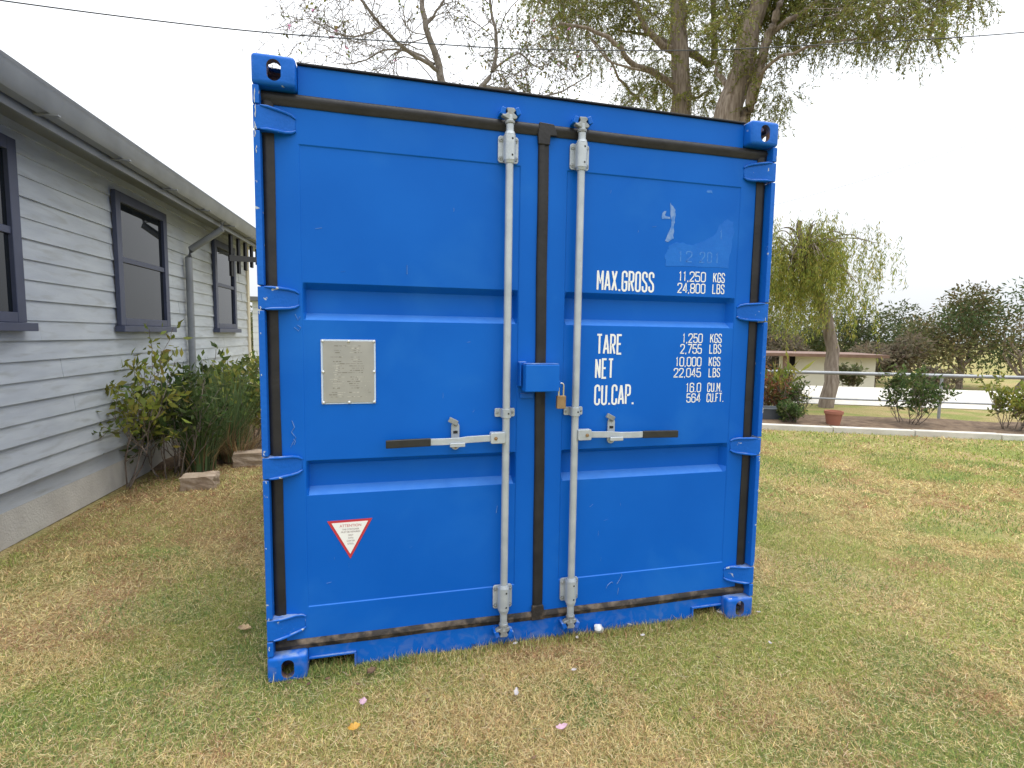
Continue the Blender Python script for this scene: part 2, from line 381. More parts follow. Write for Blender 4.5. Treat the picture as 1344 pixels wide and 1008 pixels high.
# rubber seals
def seal(p0, p1, w, m, flip=1, name='door_seal'):
    prof = [(-w/2, .075), (-w/2, .0535), (-w*.38, .0475), (-w*.05, .0435), (w*.12, .049), (w*.34, .050), (w/2, .0545), (w/2, .075)]
    mb = MB(); (xa, za), (xb_, zb) = p0, p1; vert = abs(xa-xb_) < .3; N = 24; vs = []
    for k in range(N+1):
        t = k/N; x = xa+(xb_-xa)*t; z = za+(zb-za)*t; wob = .0012*math.sin(7*t+xa*5)+.0008*math.sin(23*t+za*3)
        for u, y in prof: vs.append((x+u*flip+wob, y+wob*.5, z) if vert else (x, y+wob*.5, z+u*flip+wob))
    n = len(prof); fs = [(k*n+i, k*n+i+1, (k+1)*n+i+1, (k+1)*n+i) for k in range(N) for i in range(n-1)]
    mb.add(vs, fs+[tuple(range(n)), tuple(range((N+1)*n-1, N*n-1, -1))])
    return mb.build(name, m, box_, smooth=True, angle=50)
seal((-1.192, 2.4425), (1.196, 2.4425), .050, M_rubber, -1)
seal((-1.190, .135), (1.196, .135), .043, M_rubberd, -1)
seal((-1.169, .155), (-1.172, 2.43), .046, M_rubber, 1)
seal((1.168, .155), (1.168, 2.43), .048, M_rubber, -1)
cs = seal((.007, .155), (-.005, 2.43), .051, M_rubber, 1)
MB().prism_xz([(-.036, 2.415), (-.033, 2.375), (.021, 2.375), (.024, 2.416), (.058, 2.418), (.04, 2.468), (-.03, 2.472)], .0405, .06).build('seal_joint', M_rubber, cs, bevel=.004)
MB().prism_xz([(-.026, .115), (.042, .115), (.04, .158), (.034, .19), (-.022, .19), (-.024, .158)], .0410, .06).build('seal_joint', M_rubberd, cs, bevel=.004)

# hinges
def hinge(sx, zc, parent):
    secs = [(1.2165, .006, .0455), (1.192, .004, .0455), (1.165, .010, .043), (1.135, .026, .040), (1.105, .044, .037), (1.082, .052, .031), (1.067, .056, .018)]
    mb = MB(); vs = []
    for x, y, h in secs: vs += [(sx*x, y, zc-h), (sx*x, y, zc+h), (sx*x, .066, zc+h), (sx*x, .066, zc-h)]
    n = len(secs); fs = [(0, 1, 2, 3), (4*n-1, 4*n-2, 4*n-3, 4*n-4)]
    for k in range(n-1):
        for i in range(4): fs.append((4*k+i, 4*k+(i+1) % 4, 4*k+4+(i+1) % 4, 4*k+4+i))
    mb.add(vs, fs)
    h = mb.build('hinge', M_bluew, parent, bevel=.003, angle=50)
    return h
def hinge_ribs(sx, zc, parent):
    for s in (-1, 1):
        p = [(sx*1.190, .004, zc+s*.0445), (sx*1.165, .008, zc+s*.043), (sx*1.135, .023, zc+s*.041), (sx*1.105, .041, zc+s*.039), (sx*1.082, .050, zc+s*.034), (sx*1.066, .056, zc+s*.024)]
        MB().tube(p, [.003, .006, .0065, .006, .006, .004], 8).build('hinge_rib', M_bluew, parent, smooth=True, angle=60)
for z in HZ:
    for sx, d in ((-1, doorL), (1, doorR)):
        hinge(sx, z, d); hinge_ribs(sx, z, d)

# locking rods, guides, cams, handles
def bolt(mb, x, y, z, r=.008):
    mb.tube([(x, y+.006, z), (x, y-.001, z)], r, 6); mb.tube([(x, y, z), (x, y-.004, z)], [r*.6, r*.25], 6)
def rrect(x0, x1, z0, z1, r, n=4):
    P = []
    for cx, cz, a in ((x1-r, z1-r, 0), (x0+r, z1-r, 90), (x0+r, z0+r, 180), (x1-r, z0+r, 270)):
        for k in range(n+1): t = rad(a+90*k/n); P.append((cx+r*math.cos(t), cz+r*math.sin(t)))
    return P
def rod_set(xc, s, door_):
    """s=+1: the handle lies to the right"""
    Y = .022
    MB().tube([(xc, Y, .10), (xc, Y, .8), (xc, Y, 1.6), (xc, Y, 2.475)], .0172, 20).build('locking_rod', M_steel, door_, smooth=True)
    for zc, fl in ((2.337, 1), (.256, -1)):
        mb = MB(); mb.prism_xz(rrect(xc-.047, xc+.047, zc-.058, zc+.058, .012), .047, .056)
        g = mb.build('rod_guide', M_steel, door_, bevel=.002)
        mb = MB(); mb.tube([(xc, Y+.002, zc-.055), (xc, Y+.002, zc+.055)], .0265, 20)
        mb.box(xc-.0265, xc+.0265, Y+.003, .0465, zc-.054, zc+.054)
        mb.build('guide_sleeve', M_steel, door_, bevel=.0015, angle=50)
        for e in (-1, 1): MB().tube([(xc, Y, zc+e*.0555), (xc, Y, zc+e*.068)], [.0245, .021], 18).build('rod_collar', M_steel, door_, smooth=True)
        for dx in (-.036, .036):
            for dz in (-.04, .04):
                m2 = MB(); bolt(m2, xc+dx, .043, zc+dz, .0095); m2.build('bolt', M_steelw, door_)
        for dz in (-.035, .035):
            a = rad(-15); c0 = Vector((xc+math.sin(-a)*.026, Y+.002-math.cos(a)*.026, zc+dz)); nrm = Vector((math.sin(-a), -math.cos(a), 0))
            MB().tube([c0-nrm*.004, c0+nrm*.0012], .0045, 10).build('grease_hole', M_hole, door_)
    # middle guide
    zc = 1.150
    MB().prism_xz(rrect(xc-.048, xc+.048, zc-.020, zc+.020, .006), .049, .056).build('rod_guide', M_steel, door_, bevel=.0015)
    mb = MB(); mb.tube([(xc, Y+.002, zc-.021), (xc, Y+.002, zc+.021)], .0235, 20); mb.box(xc-.0235, xc+.0235, Y+.003, .0485, zc-.020, zc+.020)
    mb.build('guide_sleeve', M_steel, door_, bevel=.0015, angle=50)
    for dx in (-.037, .037):
        m2 = MB(); bolt(m2, xc+dx, .046, zc, .007); m2.build('bolt', M_steelw, door_)
    c0 = Vector((xc+.006, Y-.0215, zc)); MB().tube([c0+Vector((0, .004, 0)), c0-Vector((0, .001, 0))], .004, 10).build('grease_hole', M_hole, door_)
    # cams on the rod ends and the blue keepers they hook into
    for zc, e in ((2.462, 1), (.112, -1)):
        mb = MB(); mb.tube([(xc, Y, zc-e*.024), (xc, Y, zc-e*.012), (xc, Y, zc-e*.010), (xc, Y, zc+e*.030)], [.0215, .0225, .016, .014], 16)
        mb.prism_xz([(xc-.010, zc-e*.008), (xc-.037, zc+e*.004), (xc-.040, zc+e*.012), (xc-.024, zc+e*.012), (xc-.014, zc+e*.022), (xc-.020, zc+e*.040), (xc+.014, zc+e*.042), (xc+.022, zc+e*.032), (xc+.013, zc+e*.020), (xc+.030, zc+e*.006), (xc+.026, zc-e*.004)], .006, .034)
        mb.build('locking_cam', M_steelw, door_, bevel=.003)
        for dx, dz, tl in ((-.034, .026, 18), (.033, .030, -22)):
            M = Matrix.Translation((xc+dx, .042, zc+e*dz)) @ Matrix.Rotation(rad(tl*e), 4, 'Y')
            kb = MB().box(-.011, .011, -.034, .018, -.017, .017, M)
            kb.build('cam_keeper', M_bluew, box_, bevel=.005, seg=3)
    # handle
    zc = 1.038
    xh = xc+s*.048
    mb = MB(); mb.prism_xz(rrect(min(xc+s*.008, xc+s*.077), max(xc+s*.008, xc+s*.077), zc-.025, zc+.027, .007), -.004, .030)
    mb.build('handle_hub', M_steel, door_, bevel=.003)
    m2 = MB(); bolt(m2, xh+s*.006, -.006, zc, .009); m2.build('bolt', M_brass, door_)
    pts = [(xc+s*.07, zc, .012), (xc+s*.18, zc-.003, .010), (xc+s*.225, zc-.005, -.004), (xc+s*.30, zc-.006, -.004), (xc+s*.352, zc-.007, .004)]
    def bar(P, h, t):
        mb = MB(); vs = []
        for x, z, y in P: vs += [(x, y-t/2, z-h/2), (x, y-t/2, z+h/2), (x, y+t/2, z+h/2), (x, y+t/2, z-h/2)]
        n = len(P); fs = [(0, 1, 2, 3), (4*n-1, 4*n-2, 4*n-3, 4*n-4)]
        for k in range(n-1):
            for i in range(4): fs.append((4*k+i, 4*k+(i+1) % 4, 4*k+4+(i+1) % 4, 4*k+4+i))
        return mb.add(vs, fs)
    bar(pts, .030, .010).build('handle', M_steel, door_, bevel=.002)
    bar([(xc+s*.350, zc-.007, .003), (xc+s*.45, zc-.008, .001), (xc+s*.545, zc-.010, .001)], .036, .017).build('handle_grip', M_grip, door_, bevel=.004, seg=3)
    xr = xc+s*(.232 if s < 0 else .204)
    mb = MB(); mb.prism_xz(rrect(xr-.019, xr+.019, zc-.056, zc+.070, .0185, 6), .050, .0605); mb.build('handle_retainer', M_steel, door_, bevel=.002)
    mb = MB(); mb.box(xr-.012, xr+.012, -.012, .05, zc-.030, zc-.022); mb.box(xr-.034, xr+.034, -.017, -.011, zc-.031, zc-.012)
    mb.build('retainer_hook', M_steel, door_, bevel=.003)
    M = Matrix.Translation((xr-.012, .036, zc+.078)) @ Matrix.Rotation(rad(28), 4, 'Y')
    MB().box(-.022, .022, -.006, .010, -.012, .012, M).build('retainer_latch', M_steelw, door_, bevel=.003)
    m2 = MB(); bolt(m2, xr+.001, .045, zc+.062, .010); m2.build('bolt', M_steelw, door_)
    MB().box(xr-.010, xr+.010, .0475, .0515, zc+.020, zc+.032).build('retainer_slot', M_hole, door_)
    m2 = MB(); bolt(m2, xr, .045, zc-.043, .007); m2.build('bolt', M_brass if s < 0 else M_steelw, door_)
rod_set(-.173, -1, doorL)
rod_set(.1685, 1, doorR)

# lock box welded across the door joint
lb = MB(); lb.box(-.097, .066, -.032, .046, 1.252, 1.378)
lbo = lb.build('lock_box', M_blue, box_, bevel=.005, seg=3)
MB().box(-.095, .064, -.030, .044, 1.3785, 1.3815).build('lid_weld', M_bluew, lbo, bevel=.001)
br = MB(); br.box(-.113, -.075, .032, .058, 1.272, 1.388); br.box(-.113, -.107, .010, .0318, 1.276, 1.384)
br.build('lock_bracket', M_bluew, lbo, bevel=.003)
MB().box(-.099, -.034, .050, .0585, 1.214, 1.238).build('welded_plate', M_bluew, lbo, bevel=.002)
MB().box(.0665, .082, -.006, .004, 1.268, 1.30).build('staple', M_blue, lbo, bevel=.003)

# data plate
dp = MB().prism_xz(rrect(-.984, -.757, 1.202, 1.481, .004), .0605, .0638).build('data_plate', M_platef, box_, bevel=.001)
MB().box(-.976, -.764, .0583, .0603, 1.208, 1.475).build('plate_face', M_plate, dp, bevel=.001)
en = MB(); r_ = random.Random(3)
for k in range(24):
    z = 1.454-k*.0096
    segs = [(-.945, -.885), (-.872, -.80)] if k % 4 else [(-.94, -.81)]
    if k > 14: segs = [(-.955, -.885), (-.878, -.812), (-.806, -.775)]
    for a, b in segs:
        if r_.random() < .22: continue
        a += r_.uniform(0, .02); b -= r_.uniform(0, .025); x = a
        while x < b:
            w = r_.uniform(.006, .022); h = r_.choice((.0016, .0022, .0042))
            en.box(x, min(x+w, b), .0578, .0585, z-h/2, z+h/2); x += w+r_.uniform(.002, .005)
en.build('engraved_lines', M_engr, dp)
for x in (-.976, -.870, -.764):
    for z in (1.209, 1.342, 1.474):
        if x == -.870 and z == 1.342: continue
        MB().tube([(x, .060, z), (x, .0545, z), (x, .0525, z)], [.0068, .006, .003], 12).build('rivet', M_rivet, dp, smooth=True, angle=50)

# warning triangle
ws = MB().prism_xz([(-.970, .6815), (-.777, .6835), (-.8735, .5035)], .0626, .0648).build('warning_sticker', M_red, box_)
MB().prism_xz([(-.9515, .6715), (-.7955, .6730), (-.8735, .5260)], .0618, .0628).build('sticker_face', M_stick, ws)
def font_line(txt, xc, zc, h, y, m, parent, name='sticker_lettering', w=None):
    cu = bpy.data.curves.new(name, 'FONT'); cu.body = txt; cu.align_x = 'CENTER'; cu.align_y = 'CENTER'; cu.size = h*1.38
    o = bpy.data.objects.new('tmp', cu); COL.objects.link(o); dg = bpy.context.evaluated_depsgraph_get()
    me = bpy.data.meshes.new_from_object(o.evaluated_get(dg)); bpy.data.objects.remove(o, do_unlink=True)
    co = np.empty(len(me.vertices)*3); me.vertices.foreach_get('co', co); co = co.reshape(-1, 3)
    sx = 1 if not w else w/(co[:, 0].max()-co[:, 0].min())
    co = np.stack([co[:, 0]*sx+xc, np.full(len(co), y), co[:, 1]+zc], 1); me.vertices.foreach_set('co', co.ravel()); me.update()
    me.materials.clear(); me.materials.append(m); me.name = name; q = bpy.data.objects.new(name, me); return link(q, parent)
font_line('ATTENTION', -.871, .656, .0125, .0615, M_red, ws, w=.092)
for t, z, w in (('THIS CONTAINER', .6395, .072), ('MUST BE REPAIRED', .6275, .082), ('ONLY', .6125, .022), ('WITH', .599, .022), ('CORTEN', .586, .034), ('STEEL', .573, .028)):
    font_line(t, -.871, z, .0078, .0615, M_print, ws, w=w)

# painted lettering with a narrow stroke alphabet
def arc(cx, cy, r, a0, a1, n=7): return [(cx+r*math.cos(rad(a0+(a1-a0)*k/n)), cy+r*math.sin(rad(a0+(a1-a0)*k/n))) for k in range(n+1)]
def glyph(ch, w):
    R = w/2; T = arc(R, 1-R, R, 0, 180); TB = T[::-1]; B = arc(R, R, R, 180, 360); BB = B[::-1]; h = .47; r = min(R, .16)
    bowl = lambda top, bot: [(w-r, top)]+arc(w-r, top-r, r, 90, 0, 5)+arc(w-r, bot+r, r, 0, -90, 5)
    G = {'O': [('c', T+B)], '0': [('c', T+B)], 'C': [('o', [(w, .70)]+T+B+[(w, .30)])], 'G': [('o', [(w, .72)]+T+B+[(w, .46), (w*.45, .46)])],
         'U': [('o', [(0, 1)]+B+[(w, 1)])], 'S': [('o', [(w, .74)]+T+[(0, .72), (w*.12, .61), (w*.88, .41), (w, .29)]+BB+[(0, .27)])],
         'M': [('o', [(0, 0), (0, 1)]), ('o', [(w, 0), (w, 1)]), ('o', [(.0, .99), (w/2, .38), (w, .99)])], 'N': [('o', [(0, 0), (0, 1)]), ('o', [(w, 0), (w, 1)]), ('o', [(0, .97), (w, .03)])],
         'A': [('o', [(-.02, 0), (w*.5-.008, 1)]), ('o', [(w+.02, 0), (w*.5+.008, 1)]), ('o', [(w*.14, .27), (w*.86, .27)])], 'X': [('o', [(0, 0), (w, 1)]), ('o', [(0, 1), (w, 0)])],
         'T': [('o', [(-.02, 1), (w+.02, 1)]), ('o', [(R, 0), (R, .97)])], 'E': [('o', [(w, 1), (0, 1), (0, 0), (w, 0)]), ('o', [(.03, .52), (w*.85, .52)])],
         'F': [('o', [(w, 1), (0, 1), (0, 0)]), ('o', [(.03, .52), (w*.85, .52)])], 'L': [('o', [(0, 1), (0, 0), (w, 0)])],
         'K': [('o', [(0, 0), (0, 1)]), ('o', [(w, 1), (.02, .42)]), ('o', [(w*.36, .58), (w, 0)])],
         'P': [('o', [(0, 0), (0, 1)]+bowl(1, h)+[(.02, h)])], 'R': [('o', [(0, 0), (0, 1)]+bowl(1, h)+[(.02, h)]), ('o', [(w*.45, h), (w, 0)])],
         'B': [('o', [(.02, .53), (0, .53), (0, 1)]+bowl(1, .53)+[(.02, .53)]), ('o', [(0, .56), (0, 0)]+[(w-r, 0)]+arc(w-r, r, r, -90, 0, 5)+arc(w-r, .53-r, r, 0, 90, 5)+[(.02, .53)])],
         '1': [('o', [(R*.35, .80), (R*1.05, .97), (R*1.05, 0)])], '2': [('o', [(0, .72)]+T[::-1]+[(w, .70), (w*.92, .56), (0, .02), (0, 0), (w, 0)])],
         '4': [('o', [(w*.74, 0), (w*.74, 1), (w*.66, 1), (0, .26), (w*1.08, .26)])], '5': [('o', [(w*.95, 1), (w*.06, 1), (0, .55)]+arc(R, .60-R, R, 150, 0)+BB+[(0, .27)])],
         '6': [('o', [(w, .74)]+T+B+arc(R, .60-R, R, 0, 160))], '7': [('o', [(0, 1), (w, 1), (w*.95, .85), (w*.32, 0)])],
         '8': [('c', T+arc(R, .51+R*.98, R, 180, 360)), ('c', arc(R, .50-R, R, 0, 180)+B)], '.': [('o', [(.045, -.03), (.045, .07)])], ',': [('o', [(.055, .06), (.02, -.12)])]}
    return G[ch]
def lettering(txt, x0, x1, z0, z1, y, m, parent, name='lettering', sw=None):
    H = z1-z0; sw = sw or (.097 if H > .08 else .108); st = H*sw; adv = []
    for ch in txt: adv.append({'.': .10, ',': .10, '1': .17, ' ': .2, 'M': .30}.get(ch, .255))
    gap = .045 if H > .08 else .06; k = ((x1-x0)/H-gap*(len(txt)-1)-sw*len(txt))/sum(q-(.06 if t in '.,' else 0) for q, t in zip(adv, txt)); mb = MB(); x = x0+st/2; adv = [q-(.06 if t in '.,' else 0) for q, t in zip(adv, txt)]
    layer = 0
    for ch, a in zip(txt, adv):
        if ch != ' ':
            for typ, P in glyph(ch, a):
                Q = [Vector((x+u*H*(k if ch not in '.,' else .5), z0+st/2+v*(H-st))) for u, v in P]
                R_ = [Q[0]]
                for q in Q[1:]:
                    if (q-R_[-1]).length > 1e-5: R_.append(q)
                Q = R_; n = len(Q); yy = y-.00025*(layer % 4); layer += 1; vs = []
                cl = typ == 'c'
                if cl and (Q[0]-Q[-1]).length < 1e-5: Q = Q[:-1]; n -= 1
                for i in range(n):
                    d0 = (Q[i]-Q[i-1]) if (i or cl) else (Q[1]-Q[0]); d1 = (Q[(i+1) % n]-Q[i]) if (i < n-1 or cl) else d0
                    d0 = d0.normalized(); d1 = d1.normalized(); n0 = Vector((-d0.y, d0.x)); n1 = Vector((-d1.y, d1.x)); mm = n0+n1
                    if mm.length < .3: mm = n1.copy()
                    mm.normalize(); l = st/2/max(.55, mm.dot(n1))
                    vs += [(Q[i].x+mm.x*l, yy, Q[i].y+mm.y*l), (Q[i].x-mm.x*l, yy, Q[i].y-mm.y*l)]
                fs = [(2*i, 2*i+1, 2*((i+1) % n)+1, 2*((i+1) % n)) for i in range(n if cl else n-1)]
                mb.add(vs, fs)
        x += (a*k+gap+sw)*H
    me = bpy.data.meshes.new(name); me.from_pydata(mb.v, [], mb.f); me.materials.append(m); return link(bpy.data.objects.new(name, me), parent)
YT = .0636
BIG = [('MAX.GROSS', .279, .586, 1.730, 1.831), ('TARE', .287, .424, 1.422, 1.523), ('NET', .283, .381, 1.303, 1.404), ('CU.CAP.', .282, .497, 1.172, 1.275)]
SM = [('11,250', .721, .877, 1.792, 1.8435), ('KGS', .920, .989, 1.792, 1.8435), ('24,800', .717, .877, 1.734, 1.785), ('LBS', .918, .989, 1.7355, 1.786),
      ('1,250', .757, .875, 1.483, 1.5325), ('KGS', .919, .988, 1.484, 1.5335), ('2,755', .747, .873, 1.428, 1.478), ('LBS', .917, .987, 1.429, 1.479),
      ('10,000', .723, .874, 1.363, 1.4125), ('KGS', .917, .986, 1.3635, 1.413), ('22,045', .715, .874, 1.307, 1.3555), ('LBS', .919, .987, 1.3065, 1.355),
      ('16.0', .789, .878, 1.229, 1.2795), ('CU.M.', .915, 1.003, 1.2295, 1.2795), ('564', .795, .878, 1.176, 1.2245), ('CU.FT.', .914, 1.016, 1.176, 1.2245)]
for t, a, b, c, d in BIG+SM: lettering(t, a, b, c, d, YT, M_white, doorR)

# touch-up paint, scraped sticker residue, faded characters, scratches
def decal(name, P, m, y, parent, th=.0006):
    return MB().prism_xz(P, y, y+th).build(name, m, parent)
def rough_poly(P, amp, seed, sub=5):
    r = random.Random(seed); Q = []
    for i in range(len(P)):
        a, b = P[i], P[(i+1) % len(P)]
        for k in range(sub): t = k/sub; Q.append((a[0]+(b[0]-a[0])*t+r.uniform(-amp, amp), a[1]+(b[1]-a[1])*t+r.uniform(-amp, amp)))
    return Q
decal('touch_up_paint', rough_poly([(.645, 1.862), (1.005, 1.872), (1.015, 1.95), (1.03, 2.05), (1.02, 2.105), (.985, 2.115), (.945, 2.085), (.925, 2.035), (.86, 1.995), (.80, 1.975), (.70, 1.985), (.66, 1.96), (.64, 1.91)], .0035, 5), M_bluet, .0637, doorR)
decal('scraped_patch', rough_poly([(.660, 2.17), (.668, 2.06), (.640, 1.985), (.655, 1.98), (.683, 2.0), (.684, 2.07), (.690, 2.10), (.688, 2.14)], .003, 8, 4), M_scrape, .0633, doorR)
decal('scraped_patch', rough_poly([(.617, 2.09), (.66, 2.095), (.662, 2.103), (.63, 2.108), (.64, 2.13), (.628, 2.13), (.613, 2.108)], .002, 9, 3), M_scrape, .0633, doorR)
decal('scraped_patch', rough_poly([(.86, 2.238), (.893, 2.237), (.89, 2.249), (.864, 2.25)], .002, 10, 3), M_ghost, .0638, doorR)
for t, a, b, c, d in (('2', .757, .795, 1.888, 1.945), ('2', .835, .868, 1.888, 1.945), ('0', .878, .908, 1.888, 1.945), ('1', .925, .95, 1.888, 1.945), ('1', .715, .74, 1.885, 1.945), ('1', .945, .965, 2.01, 2.06)):
    lettering(t, a, b, c, d, .0634, M_ghost, doorR, 'faded_character', .12)
def scratch(P, w, parent, y=.0588, m=None):
    pts = [(x, y, z) for x, z in P]; MB().tube(pts, w, 4).build('scratch', m or M_scrape, parent)
for P, y in (([(-1.105, 1.135), (-1.095, 1.105), (-1.108, 1.085), (-1.09, 1.06), (-1.105, 1.035), (-1.112, 1.02)], .0588), ([(-1.10, 1.055), (-1.092, 1.045), (-1.098, 1.03)], .0588),
             ([(-1.083, 1.585), (-1.072, 1.56), (-1.064, 1.575)], .0588), ([(-1.088, 1.53), (-1.07, 1.515), (-1.062, 1.53), (-1.075, 1.54)], .0588),
             ([(-.20, .70), (-.205, .665)], .0632), ([(-.62, 1.81), (-.62, 1.77)], .0632)):
    scratch(P, .0014, doorL, y)
for P in ([(.375, .230), (.385, .248), (.405, .262), (.412, .254)], [(.435, .247), (.445, .262), (.462, .290), (.455, .30)], [(.44, .19), (.445, .225)]):
    scratch(P, .0013, doorR)

_q = random.Random(31)
for k in range(26):
    dl = _q.random() < .5; x = _q.uniform(-1.03, -.25) if dl else _q.uniform(.25, 1.03); z = _q.choice((_q.uniform(.33, .78), _q.uniform(.98, 1.54), _q.uniform(1.74, 2.25)))
    a = _q.choice((1.57, 1.5, .2, _q.uniform(0, 3))); l = _q.uniform(.006, .028)
    scratch([(x, z), (x+math.cos(a)*l*.5+.001, z+math.sin(a)*l*.5), (x+math.cos(a)*l, z+math.sin(a)*l)], _q.uniform(.0004, .0008), doorL if dl else doorR, .0640, M_ghost if _q.random() < .6 else M_scrape)
def chip(P, w, sx=-1):
    MB().tube([(sx*x, .0035, z) for x, z in P], w, 4).build('paint_chip', M_chip, box_)
M_chip = mat('bare_metal_chip', (.55, .57, .58), .6, col2=(.40, .45, .50), nscale=60)
_r = random.Random(12)
for z0_, ln, x0_ in ((2.40, .055, 1.2085), (2.30, .012, 1.205), (2.345, .05, 1.207), (2.27, .06, 1.210), (2.21, .03, 1.207), (1.60, .012, 1.206), (1.58, .02, 1.213), (1.50, .006, 1.209), (1.33, .008, 1.21), (1.0, .01, 1.208), (.88, .012, 1.203), (.6, .006, 1.21), (.285, .012, 1.207), (.15, .02, 1.209)):
    P = [(x0_+_r.uniform(-.002, .002), z0_+ln*k/4) for k in range(5)]; chip(P, [.0008, .0022, .0014, .0020, .0006])
for z0_, ln, x0_ in ((2.40, .03, 1.213), (1.60, .02, 1.20), (1.12, .03, 1.214), (.90, .015, 1.21), (.29, .02, 1.212), (.70, .02, 1.214)):
    P = [(x0_+_r.uniform(-.002, .002), z0_+ln*k/4) for k in range(5)]; chip(P, [.0008, .0022, .0014, .0020, .0006], 1)

# ------------------------------------------------------------------ padlock
pl = thing('padlock', 'small brass padlock hanging from the blue lock box at the door joint', 'padlock', (.086, -.001, 1.170))
MB().prism_xz(rrect(.064, .108, 1.169, 1.231, .005), -.011, .009).build('body', M_brass, pl, bevel=.003, seg=3)
P = [(.0745, -.001, 1.225)]+[(.086+.0115*math.cos(rad(a)), -.001, 1.278+.0115*math.sin(rad(a))) for a in range(180, -1, -20)]+[(.0975, -.001, 1.225)]
MB().tube(P, .0042, 10).build('shackle', M_chrome, pl, smooth=True)

# ------------------------------------------------------------------ house on the left
wdir = Vector((math.sin(rad(4)), math.cos(rad(4)), 0)); wn = Vector((wdir.y, -wdir.x, 0)); HC = Vector((-2.76, 7.92, 0))
def HP(s, o, z): q = HC-wdir*s+wn*o; return (q.x, q.y, z)
def hbox(mb, s0, s1, o0, o1, z0, z1):
    vs = [HP(s, o, z) for z in (z0, z1) for o in (o0, o1) for s in (s0, s1)]
    return mb.add(vs, [(0, 2, 3, 1), (4, 5, 7, 6), (0, 1, 5, 4), (2, 6, 7, 3), (0, 4, 6, 2), (1, 3, 7, 5)])
house = thing('weatherboard_house', 'pale grey weatherboard house with blue window trim, cream corner post and dark battens', 'house', tuple(HC))
SL = 7.4
hbox(MB(), -.02, SL, -4.5, -.03, .25, 2.98).build('wall', M_board, house)
bd = None
for k in range(18):                   # lapped boards, each tilted out at the foot
    z = .40+k*.146
    cut = [.0]+sorted(((k*1.37+.9) % 2.6+j*2.7) for j in range(3) if .3 < (k*1.37+.9) % 2.6+j*2.7 < SL-.3)+[SL]
    for s0, s1 in zip(cut[:-1], cut[1:]):
        w_ = .0025*math.sin(s0*9+k*3); vs = [HP(s, o+w_, zz) for s in (s0+.0012, s1-.0012) for o, zz in ((-.028, z), (.004, z), (-.012, z+.150), (-.028, z+.150))]
        MB().add(vs, [(0, 1, 2, 3), (7, 6, 5, 4), (0, 4, 5, 1), (1, 5, 6, 2), (2, 6, 7, 3), (3, 7, 4, 0)]).build('weatherboard', M_board, house)
hbox(MB(), -.03, .085, -.05, .022, .25, 2.98).build('corner_post', M_cream, house, bevel=.006)
hbox(MB(), -.021, SL, -4.5, -.029, .0, .249).build('base_wall', M_conc, house)
for s0, s1 in ((.80, 1.75), (3.3, 4.4), (5.7, 6.7)):
    w = MB(); z0, z1 = 1.55, 2.80
    hbox(w, s0, s0+.09, .006, .045, z0, z1); hbox(w, s1-.09, s1, .006, .045, z0, z1); hbox(w, s0+.09, s1-.09, .006, .045, z1-.09, z1); hbox(w, s0+.09, s1-.09, .006, .045, z0, z0+.07)
    hbox(w, s0+.09, s1-.09, .006, .036, (z0+z1)/2-.025, (z0+z1)/2+.025)
    wo_ = w.build('window', M_trim, house, bevel=.004)
    hbox(MB(), s0+.09, s1-.09, .007, .016, z0+.07, z1-.09).build('pane', M_glass, wo_)
    hbox(MB(), s0-.04, s1+.04, .006, .09, z0-.06, z0-.002).build('sill', M_trim, wo_, bevel=.004)
# eaves
EO = .40
hbox(MB(), -.55, SL+.4, -.03, EO-.02, 2.945, 2.965).build('soffit', M_gutter, house)
hbox(MB(), -.55, SL+.4, EO-.02, EO, 2.80, 2.965).build('fascia', M_gutter, house, bevel=.004)
gp = []
for s in (-.55, SL+.4):
    gp += [HP(s, EO+o, z) for o, z in ((.004, 2.975), (.004, 2.86), (.03, 2.845), (.085, 2.855), (.115, 2.89), (.125, 2.965), (.135, 2.985), (.115, 2.982), (.10, 2.90), (.02, 2.87))]
MB().add(gp, [(i, (i+1) % 10, (i+1) % 10+10, i+10) for i in range(10)]+[tuple(range(10)), tuple(range(19, 9, -1))]).build('gutter', M_gutter, house, smooth=True)
# roof slopes up from the gutter, ridge along the house
rf = [HP(-.6, EO+.07, 3.0), HP(SL+.45, EO+.07, 3.0), HP(SL+.45, -2.3, 4.05), HP(-.6, -2.3, 4.05), HP(-.6, -5.0, 3.0), HP(SL+.45, -5.0, 3.0)]
rf2 = [(x, y, z+.05) for x, y, z in rf]
MB().add(rf+rf2, [(0, 1, 2, 3), (3, 2, 5, 4), (6, 9, 8, 7), (9, 10, 11, 8), (0, 6, 7, 1), (4, 5, 11, 10), (0, 3, 9, 6), (3, 4, 10, 9), (1, 7, 8, 2), (2, 8, 11, 5)]).build('roof', M_roof, house)
MB().add([HP(-.5, 0, 2.97), HP(-.5, -4.5, 2.97), HP(-.5, -2.3, 4.0), HP(-.48, 0, 2.97), HP(-.48, -4.5, 2.97), HP(-.48, -2.3, 4.0)], [(0, 1, 2), (5, 4, 3), (0, 2, 5, 3), (0, 3, 4, 1), (1, 4, 5, 2)]).build('gable', M_board, house)
# downpipe, gutter brackets
dpp = [HP(2.75, EO+.06, 2.86), HP(2.75, EO+.05, 2.76), HP(2.75, .09, 2.50), HP(2.75, .06, 2.40), HP(2.75, .06, .06)]
MB().tube(dpp, .04, 14).build('downpipe', M_gutter, house, smooth=True)
for k in range(9): hbox(MB(), -.2+k*.9, -.17+k*.9, EO+.001, EO+.139, 2.838, 2.847).build('gutter_bracket', M_gutter, house)
